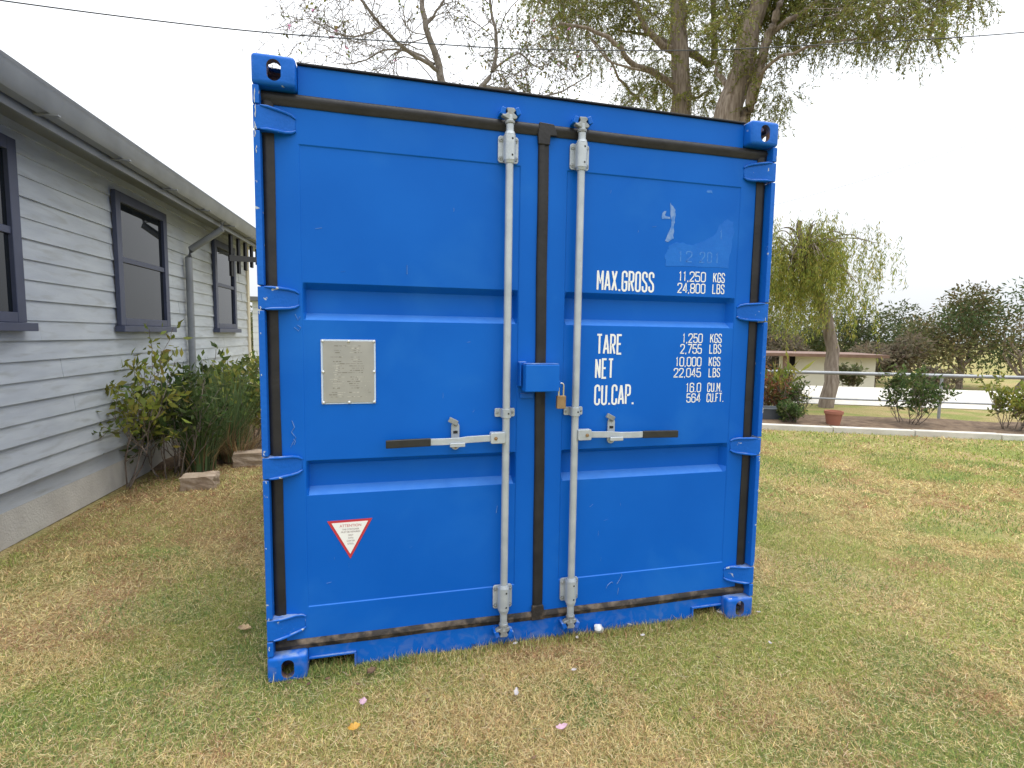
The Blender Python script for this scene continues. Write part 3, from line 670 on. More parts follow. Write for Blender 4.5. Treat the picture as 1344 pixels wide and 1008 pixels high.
# dark batten bracket below the eaves
for k, (s, L_) in enumerate(((2.12, .57), (1.78, .50), (1.45, .42), (1.12, .34), (.80, .26))):
    hbox(MB(), s-.045, s+.045, EO-.055, EO-.025, 2.80-L_+.02, 2.80).build('batten', M_dark, house)
v = [HP(2.3, EO-.024, 2.43), HP(2.3, EO-.024, 2.51), HP(.6, EO-.024, 2.70), HP(.6, EO-.024, 2.62)]; v2 = [HP(2.3, EO-.006, 2.43), HP(2.3, EO-.006, 2.51), HP(.6, EO-.006, 2.70), HP(.6, EO-.006, 2.62)]
MB().add(v+v2, [(0, 1, 2, 3), (7, 6, 5, 4), (0, 4, 5, 1), (1, 5, 6, 2), (2, 6, 7, 3), (3, 7, 4, 0)]).build('brace', M_dark, house)

# ------------------------------------------------------------------ foliage helpers
def tubes_np(branches, sides):
    """branches: list of (pts Nx3, radii N) -> V,F"""
    V = []; F = []; k = 0
    for pts, rr in branches:
        pts = np.asarray(pts, float); n = len(pts); d = np.gradient(pts, axis=0); d /= np.linalg.norm(d, axis=1)[:, None]+1e-9
        a = np.where(np.abs(d[:, 2:3]) < .9, np.array([[0, 0, 1.]]), np.array([[1., 0, 0]])); u = np.cross(d, a); u /= np.linalg.norm(u, axis=1)[:, None]; w = np.cross(d, u)
        sd_ = sides if rr[0] > .02 else max(3, sides//2)
        t = np.arange(sd_)*2*np.pi/sd_
        ring = pts[:, None]+(u[:, None]*np.cos(t)[None, :, None]+w[:, None]*np.sin(t)[None, :, None])*np.asarray(rr)[:, None, None]
        V.append(ring.reshape(-1, 3)); i = np.arange(n-1)[:, None]*sd_; j = np.arange(sd_)[None]
        q = np.stack([i+j, i+(j+1) % sd_, i+sd_+(j+1) % sd_, i+sd_+j], -1).reshape(-1, 4)+k; F.append(q); k += n*sd_
    return np.concatenate(V), np.concatenate(F)
def leaves_np(P, D, L, Wd, rng):
    """rhombic leaves at P pointing along D"""
    n = len(P); D = D/(np.linalg.norm(D, axis=1)[:, None]+1e-9); r = rng.normal(size=(n, 3)); s = np.cross(D, r); s /= np.linalg.norm(s, axis=1)[:, None]+1e-9
    L = np.broadcast_to(L, n)[:, None]; Wd = np.broadcast_to(Wd, n)[:, None]; nrm = np.cross(D, s)
    V = np.stack([P, P+D*L*.45+s*Wd/2+nrm*L*.06, P+D*L-nrm*L*.05, P+D*L*.45-s*Wd/2+nrm*L*.06], 1).reshape(-1, 3)
    return V, np.arange(4*n).reshape(-1, 4)
def palette(n, cols, rng, jit=.18):
    c = np.asarray(cols)[rng.integers(0, len(cols), n)]; return c*(1+rng.normal(0, jit, (n, 1)))*(1+rng.normal(0, .06, (n, 3)))
def curve(pts, n, rng, jit=0.):
    """smooth polyline through points"""
    pts = np.asarray(pts, float); t = np.linspace(0, len(pts)-1, n); out = []
    for q in t:
        i = min(int(q), len(pts)-2); f = q-i; p0 = pts[max(i-1, 0)]; p1 = pts[i]; p2 = pts[i+1]; p3 = pts[min(i+2, len(pts)-1)]
        out.append(.5*((2*p1)+(-p0+p2)*f+(2*p0-5*p1+4*p2-p3)*f*f+(-p0+3*p1-3*p2+p3)*f**3))
    out = np.array(out)
    if jit: out[1:] += rng.normal(0, jit, (n-1, 3))
    return out
def grow(br, p, d, L, r, lev, rng, tips, spread=.8, up=.15, kids=(5, 4, 3), curl=.25):
    n = 7; pts = [p]; d = d/np.linalg.norm(d); dd = d.copy()
    for k in range(n-1):
        dd = dd+rng.normal(0, curl, 3)*.5+np.array([0, 0, up*.3]); dd /= np.linalg.norm(dd); pts.append(pts[-1]+dd*L/(n-1))
    pts = np.array(pts); br.append((pts, np.linspace(r, r*.45, n)))
    tips.append((pts[-1], dd))
    if lev <= 0: tips.append((pts[4], dd)); return
    for k in range(kids[len(kids)-lev]):
        i = rng.integers(2, n); a = rng.normal(0, 1, 3); a -= a.dot(dd)*dd; a /= np.linalg.norm(a)+1e-9
        grow(br, pts[i], dd*.7+a*spread, L*rng.uniform(.5, .8), r*.55, lev-1, rng, tips, spread, up, kids, curl)

# ------------------------------------------------------------------ bare blossom tree behind the container
def bare_tree():
    rng = np.random.default_rng(4); D = 13.0
    base = PX(590, 440, D); base[2] = 0
    t = thing('bare_tree', 'nearly leafless grey-branched tree with a few green leaves and pink blossoms', 'tree', tuple(base))
    limb = lambda P, r0, r1, n=16: (curve(P, n, rng, .012), np.linspace(r0, r1, n))
    J = PX(584, 150, D)
    big = [limb([base, base+(0.05, 0, 1.5), PX(588, 230, D), J], .17, .12), limb([J, PX(578, 100, D), PX(568, 60, D-.1), PX(556, 20, D-.2), PX(552, -40, D), PX(540, -120, D)], .10, .03, 20),
           limb([J, PX(610, 140, D+.2), PX(632, 113, D+.3), PX(648, 88, D+.3), PX(652, 50, D+.4), PX(644, 10, D+.5), PX(640, -60, D+.5)], .075, .02, 20),
           limb([PX(576, 94, D), PX(552, 78, D-.4), PX(525, 60, D-.7), PX(500, 35, D-.9), PX(478, 5, D-1), PX(450, -30, D-1)], .05, .015, 18),
           limb([PX(570, 84, D), PX(540, 68, D+.4), PX(508, 66, D+.7), PX(470, 82, D+.9), PX(440, 84, D+1)], .03, .008, 16),
           limb([PX(632, 113, D+.3), PX(668, 118, D+.5), PX(700, 128, D+.7), PX(742, 118, D+1.0), PX(775, 96, D+1.2)], .035, .01, 16),
           limb([PX(646, 92, D+.3), PX(680, 70, D+.7), PX(705, 88, D+1), PX(745, 70, D+1.2)], .028, .008, 16),
           limb([PX(560, 30, D), PX(590, -10, D), PX(610, -60, D)], .03, .01, 14), limb([PX(500, 35, D-.9), PX(470, 48, D-1.1), PX(430, 40, D-1.3), PX(402, 20, D-1.4)], .022, .006, 14),
           limb([PX(700, 128, D+.7), PX(690, 100, D+.7), PX(700, 60, D+.8)], .02, .006, 12)]
    tips = []; br = list(big)
    for pts, rr in big[1:]:
        for k in range(12):
            i = rng.integers(3, len(pts)-1); d = pts[i]-pts[i-1]; d /= np.linalg.norm(d)
            grow(br, pts[i], d*.5+rng.normal(0, .75, 3)+np.array([-.1, 0, .25]), rng.uniform(.7, 1.5), min(rr[i]*.5, .017), 2, rng, tips, .8, .05, (4, 3), .5)
    br = [(p, np.maximum(r, .0058)) for p, r in br]
    V, F = tubes_np(br[:len(big)], 10); tr = big_mesh('trunk', V, [F], M_bark, t, smooth=True)
    V, F = tubes_np(br[len(big):], 6); big_mesh('branches', V, [F], M_bark, t, smooth=True)
    # sparse leaves, more on the right, with a few blossoms
    tp = np.array([q[0] for q in tips]); td = np.array([q[1] for q in tips])
    right = np.clip((tp[:, 0]-1.0)/2, 0, 1); keep = rng.random(len(tp)) < (.055+.50*right)
    P = np.repeat(tp[keep], 3, 0)+rng.normal(0, .04, (keep.sum()*3, 3)); Dn = np.repeat(td[keep], 3, 0)*.3+rng.normal(0, .6, (len(P), 3))+np.array([0, 0, -.5])
    V, F = leaves_np(P, Dn, rng.uniform(.06, .11, len(P)), rng.uniform(.035, .06, len(P)), rng); c = palette(len(P), [(.13, .17, .05), (.20, .22, .06), (.10, .12, .05), (.25, .20, .08)], rng)
    big_mesh('leaves', V, [F], M_leaf, t, np.repeat(c, 4, 0))
    # seed pods hanging from twigs
    kp = rng.random(len(tp)) < .16; P = tp[kp]; V, F = leaves_np(P, rng.normal(0, .25, (len(P), 3))+np.array([0, 0, -1]), rng.uniform(.12, .2, len(P)), .016, rng)
    tag(big_mesh('seed_pods', V, [F], M_leaf, t, np.repeat(palette(len(P), [(.12, .10, .06), (.17, .15, .09)], rng), 4, 0)), kind='stuff')
    kb = rng.permutation(len(tp))[:26]; P = np.repeat(tp[kb], 5, 0); V, F = leaves_np(P, rng.normal(0, 1, (len(P), 3)), .06, .04, rng)
    tag(big_mesh('blossoms', V, [F], M_leaf, t, np.repeat(palette(len(P), [(.62, .25, .42), (.66, .36, .50)], rng), 4, 0)), kind='stuff')
bare_tree()

# ------------------------------------------------------------------ big leafy trees behind the container (right)
OLIVE = [(.21, .24, .05), (.27, .285, .07), (.155, .19, .04), (.33, .32, .10), (.24, .20, .08)]
def spray_foliage(name, centres, t, rng, n_spray, n_leaf, L, Wd, cols, droop=.5, flat=.75, M=None):
    VV = []; FF = []; CC = []; k = 0; tw = []
    for c, r, br_ in centres:
        for s in range(int(n_spray*(r/.8)**2)):
            a = rng.normal(0, 1, 3); a /= np.linalg.norm(a); p0 = c+a*r*rng.random()**.6*np.array([1, 1, flat])
            d = a*.6+rng.normal(0, .5, 3)+np.array([0, 0, -droop]); d /= np.linalg.norm(d); ln = rng.uniform(.25, .6)
            tt = rng.random(n_leaf); P = p0+d*ln*tt[:, None]+np.array([0, 0, -1])*(tt**2*droop*.25)[:, None]
            Dn = d+rng.normal(0, .55, (n_leaf, 3)); V, F = leaves_np(P, Dn, rng.uniform(.7, 1.3, n_leaf)*L, Wd, rng)
            VV.append(V); FF.append(F+k); k += len(V); CC.append(np.repeat(palette(n_leaf, cols, rng)*br_, 4, 0))
            if s % 3 == 0: tw.append((np.array([c+(p0-c)*.5, p0, p0+d*ln*.6]), np.array([.008, .006, .004])))
    o = big_mesh(name, np.concatenate(VV), [np.concatenate(FF)], M or M_leaf, t, np.concatenate(CC))
    return o, tw
def leafy_tree():
    rng = np.random.default_rng(21); D = 16.5
    base = PX(905, 440, D); base[2] = 0
    t = thing('leafy_tree', 'tall olive-leaved tree with a straight stringy trunk and spreading limbs', 'tree', tuple(base))
    limb = lambda P, r0, r1, n=16: (curve(P, n, rng, .02), np.linspace(r0, r1, n))
    A = [PX(895, 170, D), PX(892, 80, D), PX(890, 0, D), PX(887, -110, D), PX(884, -220, D)]
    big = [limb([base, base+(0, 0, 2)]+A, .32, .16, 26), limb([PX(886, 115, D), PX(860, 96, D-.6), PX(829, 82, D-1), PX(806, 54, D-1.5), PX(777, 40, D-1.7), PX(735, 30, D-2)], .10, .03, 18),
           limb([PX(889, 66, D), PX(868, 58, D-.3), PX(850, 40, D-.6), PX(838, 15, D-.8), PX(824, -10, D-1), PX(800, -80, D-1)], .11, .04, 18),
           limb([PX(889, 62, D), PX(865, 50, D+.4), PX(830, 42, D+.8), PX(800, 36, D+1)], .07, .02, 14),
           limb([PX(892, 62, D), PX(916, 74, D+.4), PX(934, 85, D+.7), PX(938, 50, D+.8), PX(936, 0, D+.8), PX(938, -90, D+.8)], .11, .06, 18),
           limb([PX(893, 128, D), PX(915, 128, D+.4), PX(935, 118, D+.6)], .06, .02, 10), limb([PX(889, -60, D), PX(850, -110, D-1), PX(800, -150, D-2)], .1, .03), limb([PX(888, -110, D), PX(940, -160, D+1), PX(990, -190, D+1.5)], .1, .03),
           limb([PX(840, 92, D-1), PX(800, 80, D-1.2), PX(770, 40, D-1.4)], .035, .012, 12), limb([PX(840, 134, D), PX(812, 100, D-.3), PX(795, 70, D-.6), PX(770, 45, D-.8)], .045, .015, 14)]
    V, F = tubes_np(big, 12); big_mesh('trunk', V, [F], M_bark2, t, smooth=True)
    cs = []
    def cl(px, py, r, dd=0, b=1.): cs.append((PX(px, py, D+dd+rng.normal(0, .7)), r, b*rng.uniform(.85, 1.15)))
    for px, py, r in ((735, 15, .62), (725, 40, .45), (760, 30, .6), (790, 5, .8), (815, 30, .7), (845, 10, .8), (780, -40, 1.1), (840, -50, 1.1), (720, -25, .8), (870, 30, .6), (905, 20, .6), (925, -20, .9), (880, -70, 1.1),
                      (860, 110, .7), (845, 125, .55), (870, 135, .5), (830, 100, .5), (800, 60, .5), (820, 130, .35), (935, 105, .75), (925, 135, .6), (940, 70, .5), (910, 100, .45), (780, 80, .35), (760, 60, .4),
                      (900, -130, 1.4), (820, -140, 1.4), (760, -110, 1.2), (950, -90, 1.2), (960, 20, .6), (745, 0, .7), (705, 5, .5), (865, 75, .4), (915, 50, .5), (880, 10, .6), (850, 55, .4), (830, 0, .7), (900, 125, .4), (955, 85, .4), (870, 100, .45), (945, 40, .5), (775, 15, .6)):
        cl(px, py, r)
    o, tw = spray_foliage('crown', cs, t, rng, 135, 25, .082, .019, OLIVE)
    V, F = tubes_np(tw, 6); tag(big_mesh('twigs', V, [F], M_bark2, t, smooth=True), kind='stuff')
def twin_tree():
    rng = np.random.default_rng(33); D = 15.0
    base = PX(955, 440, D); base[2] = 0
    t = thing('leaning_tree', 'thick leaning furrowed trunk with a thinner second stem and dark olive crown', 'tree', tuple(base))
    limb = lambda P, r0, r1, n=18: (curve(P, n, rng, .02), np.linspace(r0, r1, n))
    big = [limb([base, base+(.15, 0, 2.2), PX(952, 175, D), PX(966, 118, D), PX(978, 75, D), PX(986, 35, D), PX(1000, -10, D), PX(1010, -120, D)], .40, .17, 26),
           limb([base+(.3, 0, 1.5), PX(976, 180, D), PX(984, 140, D-.2), PX(995, 98, D-.3), PX(1004, 60, D-.4), PX(1016, 30, D-.5), PX(1028, -5, D-.6), PX(1050, -90, D-.6)], .17, .06, 24),
           limb([PX(990, 115, D-.3), PX(1003, 92, D-.5), PX(1024, 76, D-.7), PX(1050, 66, D-1), PX(1090, 55, D-1.3), PX(1130, 50, D-1.5)], .05, .02),
           limb([PX(966, 118, D), PX(945, 100, D+.4), PX(938, 80, D+.6)], .09, .03, 10), limb([PX(1010, 45, D-.4), PX(1060, 10, D-.6), PX(1120, -20, D-.6), PX(1180, -30, D-.5)], .07, .02),
           limb([PX(1000, -10, D), PX(1080, -70, D), PX(1160, -110, D), PX(1240, -90, D)], .10, .03)]
    V, F = tubes_np(big, 14); big_mesh('trunk', V, [F], M_bark2, t, smooth=True)
    cs = []
    for px, py, r in ((985, 10, .7), (1000, 40, .55), (960, 30, .5), (1020, -10, .8), (1040, 20, .6), (1010, -60, 1.1), (1060, -40, 1.1), (1000, 140, .35), (1015, 135, .35), (1022, 150, .25), (1010, 110, .35), (1040, 50, .35), (965, 60, .4), (950, 0, .6),
                      (1080, 30, .7), (1115, 40, .6), (1140, 10, .9), (1190, 0, .8), (1100, -30, 1.0), (1170, -60, 1.2), (1240, -40, .9), (1240, -100, 1.2), (1100, -120, 1.4), (1180, 40, .45), (1225, 10, .6), (985, 100, .3), (1030, 95, .22), (1030, 60, .45), (1045, 0, .7), (1015, 15, .6), (975, -20, .7), (1035, 125, .3), (1000, 75, .35), (1075, 60, .45), (1090, 5, .7), (1150, 50, .5), (1210, 45, .5), (1270, -10, .7)):
        cs.append((PX(px, py, D+rng.normal(0, .7)), r, rng.uniform(.8, 1.1)))
    o, tw = spray_foliage('crown', cs, t, rng, 135, 25, .082, .019, OLIVE)
    V, F = tubes_np(tw, 6); tag(big_mesh('twigs', V, [F], M_bark2, t, smooth=True), kind='stuff')
leafy_tree(); twin_tree()

# ------------------------------------------------------------------ weeping tree, distant trees
def weeping_tree():
    rng = np.random.default_rng(8); D = 14.0; base = PX(1088, 470, D); base[2] = 0
    t = thing('weeping_tree', 'yellow-green weeping tree with long drooping leafy strands behind the pipe fence', 'tree', tuple(base))
    top = PX(1054, 335, D); limbs = [(curve([base, base+(.1, 0, 1.2), PX(1076, 390, D), top, PX(1050, 290, D)], 16, rng, .02), np.linspace(.16, .05, 16))]
    VV = []; FF = []; CC = []; k = 0
    for i in range(64):
        a = rng.uniform(0, 2*math.pi); rr = rng.uniform(.25, 1.5)*.95; z0 = top[2]+rng.uniform(-.5, .75)-rr*.25
        e = np.array([top[0]+math.cos(a)*rr, top[1]+math.sin(a)*rr, z0]); limbs.append((curve([top+(0, 0, rng.uniform(-.6, .2)), (top+e)/2+(0, 0, .25), e], 8, rng, .01), np.linspace(.022, .006, 8)))
        for s in range(15):
            p = e+rng.normal(0, .22, 3); ln = rng.uniform(.4, 1.3); n = int(30*ln)+6; tt = rng.random(n)
            sway = rng.normal(0, .08, 3); P = p+np.outer(tt*ln, [0, 0, -1])+np.outer(tt, sway)+rng.normal(0, .025, (n, 3))
            V, F = leaves_np(P, rng.normal(0, .45, (n, 3))+np.array([0, 0, -1]), rng.uniform(.07, .13, n), .017, rng)
            VV.append(V); FF.append(F+k); k += len(V); CC.append(np.repeat(palette(n, [(.27, .30, .06), (.34, .34, .07), (.21, .25, .055), (.40, .37, .09)], rng)*rng.uniform(.8, 1.15), 4, 0))
    V, F = tubes_np(limbs, 8); big_mesh('trunk', V, [F], M_bark2, t, smooth=True)
    big_mesh('crown', np.concatenate(VV), [np.concatenate(FF)], M_leaf, t, np.concatenate(CC))
weeping_tree()
def far_tree(px, d, h, w, seed, cols, label, group, n=130):
    rng = np.random.default_rng(seed); b = PX(px, 470, d); b[2] = float(ground_z(np.array([b[0]]), np.array([b[1]]))[0])
    t = thing('distant_tree', label, 'tree', tuple(b), group)
    br = []; tips = []; grow(br, b.copy(), np.array([.05, 0, 1.]), h*.42, w*.028, 2, rng, tips, .7, .2, (6, 4), .25)
    V, F = tubes_np(br, 6); big_mesh('trunk', V, [F], M_bark2, t, smooth=True)
    cs = []
    for k in range(9): cs.append((b+np.array([rng.normal(0, w*.28), rng.normal(0, w*.28), h*rng.uniform(.3, .88)]), w*rng.uniform(.18, .3), rng.uniform(.75, 1.15)))
    VV = []; FF = []; CC = []; k = 0
    for c, r, q in cs:
        n_ = n*4; a = rng.normal(0, 1, (n_, 3)); a /= np.linalg.norm(a, axis=1)[:, None]; P = c+a*(r*rng.random((n_, 1))**.45)*np.array([1, 1, .75])
        V, F = leaves_np(P, a+rng.normal(0, .7, (n_, 3))+np.array([0, 0, -.4]), rng.uniform(.16, .34, n_), rng.uniform(.07, .13, n_), rng); VV.append(V); FF.append(F+k); k += len(V); CC.append(np.repeat(palette(n_, cols, rng)*q, 4, 0))
    big_mesh('crown', np.concatenate(VV), [np.concatenate(FF)], M_leaf, t, np.concatenate(CC))
GR_ = [(.10, .12, .05), (.14, .15, .07), (.17, .16, .09)]
BR_ = [(.19, .16, .11), (.15, .13, .08), (.22, .18, .12)]
for i, (px, d, h, w, f, lab) in enumerate(((1010, 44, 4.6, 5, (1, 1, 1), 'grey-green bushy tree across the road beside the right end of the container'), (1062, 46, 5.4, 5.5, (1.25, 1.3, .9), 'lighter lime-green tree across the road seen behind the weeping tree'),
        (1120, 43, 6, 6, (.75, .85, .7), 'dark green round-headed tree behind the cream shed roof'), (1190, 44, 5.2, 6, (1.3, 1.15, 1.1), 'pale olive spreading tree across the road past the shed'),
        (1262, 42, 6.4, 7, (.7, .9, .75), 'largest dark green tree beyond the road and fence'), (1335, 40, 6, 6.5, (1.1, .95, .8), 'brownish olive tree at the far end of the road'))):
    far_tree(px, d, h, w, 50+i, [tuple(np.array(c)*np.array(f)) for c in GR_], lab, 'trees across the road')
for i, (px, d, h, w) in enumerate(((1016, 37, 3.1, 3.2), (1046, 38, 3.0, 3), (1150, 36, 3.2, 3.4))):
    far_tree(px, d, h, w, 70+i, BR_, ('dry brown twiggy tree behind the cream shed by the container edge', 'slightly taller dry brown tree standing behind the shed post', 'broad dry brown tree behind the far end of the cream shed')[i], 'dry trees behind the shed')
for i, (px, d, h, w) in enumerate(((338, 40, 4.0, 4), (352, 46, 5.0, 5))):
    far_tree(px, d, h, w, 80+i, GR_, ('low green tree behind the pale neighbouring shed', 'taller green tree showing above the pale neighbouring shed')[i], 'trees behind the neighbouring shed')

# ------------------------------------------------------------------ pale neighbouring building in the gap beside the house
nb = PX(352, 440, 24.0); nb[2] = float(ground_z(np.array([nb[0]]), np.array([nb[1]]))[0])
sh = thing('neighbour_shed', 'pale blue-white boarded shed with a dark flat roof beyond the house corner', 'shed', tuple(nb))
for k in range(14):
    z = nb[2]+k*.25; MB().box(nb[0]-.55, nb[0]+3.4, nb[1]-.03, nb[1]+.02, z+.004, z+.246).build('board', M_shed, sh, bevel=.006)
MB().box(nb[0]-.54, nb[0]+3.39, nb[1]+.021, nb[1]+3, nb[2], nb[2]+3.5).build('wall', M_shed, sh)
MB().box(nb[0]-.8, nb[0]+3.6, nb[1]-.4, nb[1]+3.2, nb[2]+3.501, nb[2]+3.66).build('roof', M_roof, sh)

# ------------------------------------------------------------------ right-hand background: garden edge, bed, pipe fence, road, shed
def gxy(px, py):
    v = _fw + _r2*(px-672)/FPX + _u2*(504-py)/FPX; t = -CAM[2]/v[2]; return (CAM+t*v)[:2]
e0, e1 = np.array([4.82, 5.64]), np.array([11.02, 2.54]); ed = (e1-e0)/np.linalg.norm(e1-e0); en_ = np.array([-ed[1], ed[0]])
e0 = e0-ed*1.6; e1 = e1+ed*5
if en_[1] < 0: en_ = -en_
def strip(o0, o1, a=0., b=None):
    b = np.linalg.norm(e1-e0) if b is None else b
    return [tuple(e0+ed*s+en_*o) for s, o in ((a, o0), (b, o0), (b, o1), (a, o1))]
edging = thing('garden_edging', 'low pale concrete garden edging between the lawn and the planted bed', 'edging', (*e0, 0))
Ltot = np.linalg.norm(e1-e0); k = 0; s = 0.
while s < Ltot-.1:
    ln = 1.18; q = strip(0, .15, s, min(s+ln, Ltot)); zt = .085+.004*math.sin(k*2.1)
    MB().add([(x, y, -.03) for x, y in q]+[(x, y, zt) for x, y in q], [(3, 2, 1, 0), (4, 5, 6, 7), (0, 1, 5, 4), (1, 2, 6, 5), (2, 3, 7, 6), (3, 0, 4, 7)]).build('edging_block', M_conc, edging, bevel=.012); s += ln+.012; k += 1
def patch(name, poly, z, m, n=24, amp=.05, seed=1):
    """soil mound sheet with uneven surface inside a quad"""
    p = np.array(poly); U, Vv = np.meshgrid(np.linspace(0, 1, n*2), np.linspace(0, 1, n))
    X = ((1-U)*(1-Vv))[..., None]*p[0]+(U*(1-Vv))[..., None]*p[1]+(U*Vv)[..., None]*p[2]+((1-U)*Vv)[..., None]*p[3]
    Z = z+amp*fbm(X[..., 0]*3, X[..., 1]*3, seed)*np.minimum(1, 8*np.minimum(np.minimum(U, 1-U), np.minimum(Vv, 1-Vv)))
    V = np.concatenate([X, Z[..., None]], -1).reshape(-1, 3); m_ = n*2; i = (np.arange(n-1)[:, None]*m_+np.arange(m_-1)[None]).ravel()
    return tag(big_mesh(name, V, [np.stack([i, i+1, i+m_+1, i+m_], 1)], m, smooth=True), kind='structure')
patch('garden_bed', strip(.151, 2.0), .004, M_soil, 30, .10, 5)
q = strip(4.2, 9.6, -8, Ltot+14); sheet('road', q, .012, M_conc)
# pipe fence
fence = thing('pipe_fence', 'grey metal pipe fence with a round top rail behind the garden bed', 'fence', (*e0, 0))
def fp(s, o, z): q = e0+ed*s+en_*o; return (q[0], q[1], z)
MB().tube([fp(s, 2.05, .86) for s in (0, 4, 8, Ltot)], .035, 14).build('top_rail', M_pipe, fence, smooth=True)
MB().tube([fp(s, 2.05, .35) for s in (0, 4, 8, Ltot)], .018, 10).build('lower_rail', M_pipe, fence, smooth=True)
s = .9
while s < Ltot: MB().tube([fp(s, 2.05, -.05), fp(s, 2.05, .85)], .026, 12).build('post', M_pipe, fence, smooth=True); s += 2.6
# cream shed across the road
sb = PX(1017, 470, 29.0); sb[2] = -1.3; sb2 = PX(1150, 470, 30.0); sv = sb2[:2]-sb[:2]; sl_ = np.linalg.norm(sv); sv = sv/sl_; sn = np.array([-sv[1], sv[0]])
shed = thing('cream_shed', 'low cream shed with a brown roof edge and dark post across the road', 'shed', tuple(sb))
def sbx(mb, a, b, o0, o1, z0, z1):
    vs = [(*(sb[:2]+sv*s_+sn*o), z) for z in (z0, z1) for o in (o0, o1) for s_ in (a, b)]
    return mb.add(vs, [(0, 2, 3, 1), (4, 5, 7, 6), (0, 1, 5, 4), (2, 6, 7, 3), (0, 4, 6, 2), (1, 3, 7, 5)])
sbx(MB(), .9, sl_, 0, 4, -1.4, .72).build('wall', M_shedc, shed); sbx(MB(), -.9, sl_+.3, -.7, 4.3, .721, .86).build('roof', M_brown, shed)
sbx(MB(), .3, .55, -.5, -.3, -1.4, .72).build('post', M_brown, shed); sbx(MB(), .55, .9, .1, .2, -1.4, .72).build('door', M_dark, shed)
for k in range(9): sbx(MB(), -2.6+k*.24, -2.6+k*.24+.225, 1.0, 1.06, -1.4, 1.0).build('fence_panel', M_shedc, shed)

def bush(name, x, y, h, w, seed, cols, label, cat='shrub', group=None, leafL=.09, leafW=.04, n=1400, stems=9, up=.6, z0=0., bark=None, drop=.15):
    rng = np.random.default_rng(seed); t = thing(name, label, cat, (x, y, z0), group); br = []; tips = []
    for k in range(stems):
        a = rng.uniform(0, 2*math.pi); d = np.array([math.cos(a)*w*.55, math.sin(a)*w*.55, h]); d /= np.linalg.norm(d)
        grow(br, np.array([x+math.cos(a)*w*.12, y+math.sin(a)*w*.12, z0-.02]), d, h*rng.uniform(.55, .85), .010, 2, rng, tips, .55, up, (4, 3), .3)
    V, F = tubes_np([(p, np.maximum(r, .003)) for p, r in br], 6); big_mesh('stems', V, [F], bark or M_bark2, t, smooth=True)
    tp = np.array([q[0] for q in tips]); td = np.array([q[1] for q in tips]); i = rng.integers(0, len(tp), n)
    P = tp[i]+rng.normal(0, .045*max(h, .6), (n, 3)); P[:, 2] = np.maximum(P[:, 2], z0+.03); Dn = td[i]*.6+rng.normal(0, .6, (n, 3))+np.array([0, 0, -drop])
    V, F = leaves_np(P, Dn, rng.uniform(.6, 1.3, n)*leafL, rng.uniform(.7, 1.2, n)*leafW, rng)
    big_mesh('leaves', V, [F], M_leaf, t, np.repeat(palette(n, cols, rng), 4, 0)); return t
def bxy(s, o): return tuple(e0+ed*s+en_*o)
YG = [(.24, .27, .05), (.18, .22, .05), (.32, .31, .07)]
DG = [(.06, .10, .03), (.09, .13, .04), (.12, .15, .05)]
RD = [(.24, .09, .05), (.30, .14, .07), (.20, .12, .05), (.14, .13, .05)]
c1 = PX(1013, 500, 11.45); bush('croton', c1[0], c1[1], .62, .55, 101, RD, 'rust red and green leafed shrub in the bed below the pipe rail', n=900, leafL=.12, leafW=.03)
c1 = PX(1022, 500, 11.8); bush('young_palm', c1[0], c1[1], .62, .5, 102, YG, 'bright yellow-green broad leaved plant beside the rust red shrub', 'plant', n=160, leafL=.34, leafW=.07, stems=5)
c1 = PX(1044, 500, 10.7); bush('low_shrub', c1[0], c1[1], .32, .5, 103, DG, 'low dark green shrub behind the concrete edging next to the dark tub', n=700)
c1 = PX(1038, 500, 11.5); bush('twiggy_shrub', c1[0], c1[1], .55, .6, 104, DG, 'open twiggy shrub with small dark leaves in front of the road', n=420, leafL=.07)
for i, (s, o, h, w, cols, lab) in enumerate(((5.1, 1.0, .8, .8, DG, 'rounded dark green shrub in the planted bed under the weeping tree'), (6.6, .9, .6, .7, YG, 'yellow-green mounded shrub in the planted bed'), (8.0, 1.2, 1.0, .9, DG, 'tall upright dark green shrub against the pipe fence'), (9.6, 1.0, .55, .7, RD, 'low reddish shrub at the far end of the planted bed'))):
    x, y = bxy(s, o); bush('garden_shrub', x, y, h, w, 110+i, cols, lab, n=1300)
# shrubs on the verge that hide the foot of the shed
for i in range(9):
    x, y = bxy(-1.5+i*2.3, 10.8+.4*math.sin(i*2)); bush('verge_shrub', x, y, .62+.2*math.sin(i*1.7), 1.5, 130+i, BR_ if i % 2 else GR_, 'dry brown verge shrub across the road' if i % 2 else 'grey-green verge shrub across the road', n=900, leafL=.16, leafW=.08, group='dry verge shrubs' if i % 2 else 'green verge shrubs', stems=7, z0=float(ground_z(np.array([x]), np.array([y]))[0]))
# dark grey tub in the bed
tx, ty = PX(1014, 500, 10.95)[:2]
tub = thing('planter_tub', 'dark grey shallow tub lying in the garden bed behind the edging', 'tub', (tx, ty, .03))
M = Matrix.Translation((tx, ty, .05)) @ Matrix.Rotation(math.atan2(ed[1], ed[0])+.1, 4, 'Z')
mb = MB(); a, b, h = .42, .2, .2; lo = [(-a*.85, -b*.8), (a*.85, -b*.8), (a*.85, b*.8), (-a*.85, b*.8)]; hi = [(-a, -b), (a, -b), (a, b), (-a, b)]; ii = [(-a+.03, -b+.03), (a-.03, -b+.03), (a-.03, b-.03), (-a+.03, b-.03)]; il = [(x*.9, y*.9) for x, y in lo]
vs = [(x, y, 0) for x, y in lo]+[(x, y, h) for x, y in hi]+[(x, y, h) for x, y in ii]+[(x, y, .03) for x, y in il]; vs = [tuple(M @ Vector(q)) for q in vs]
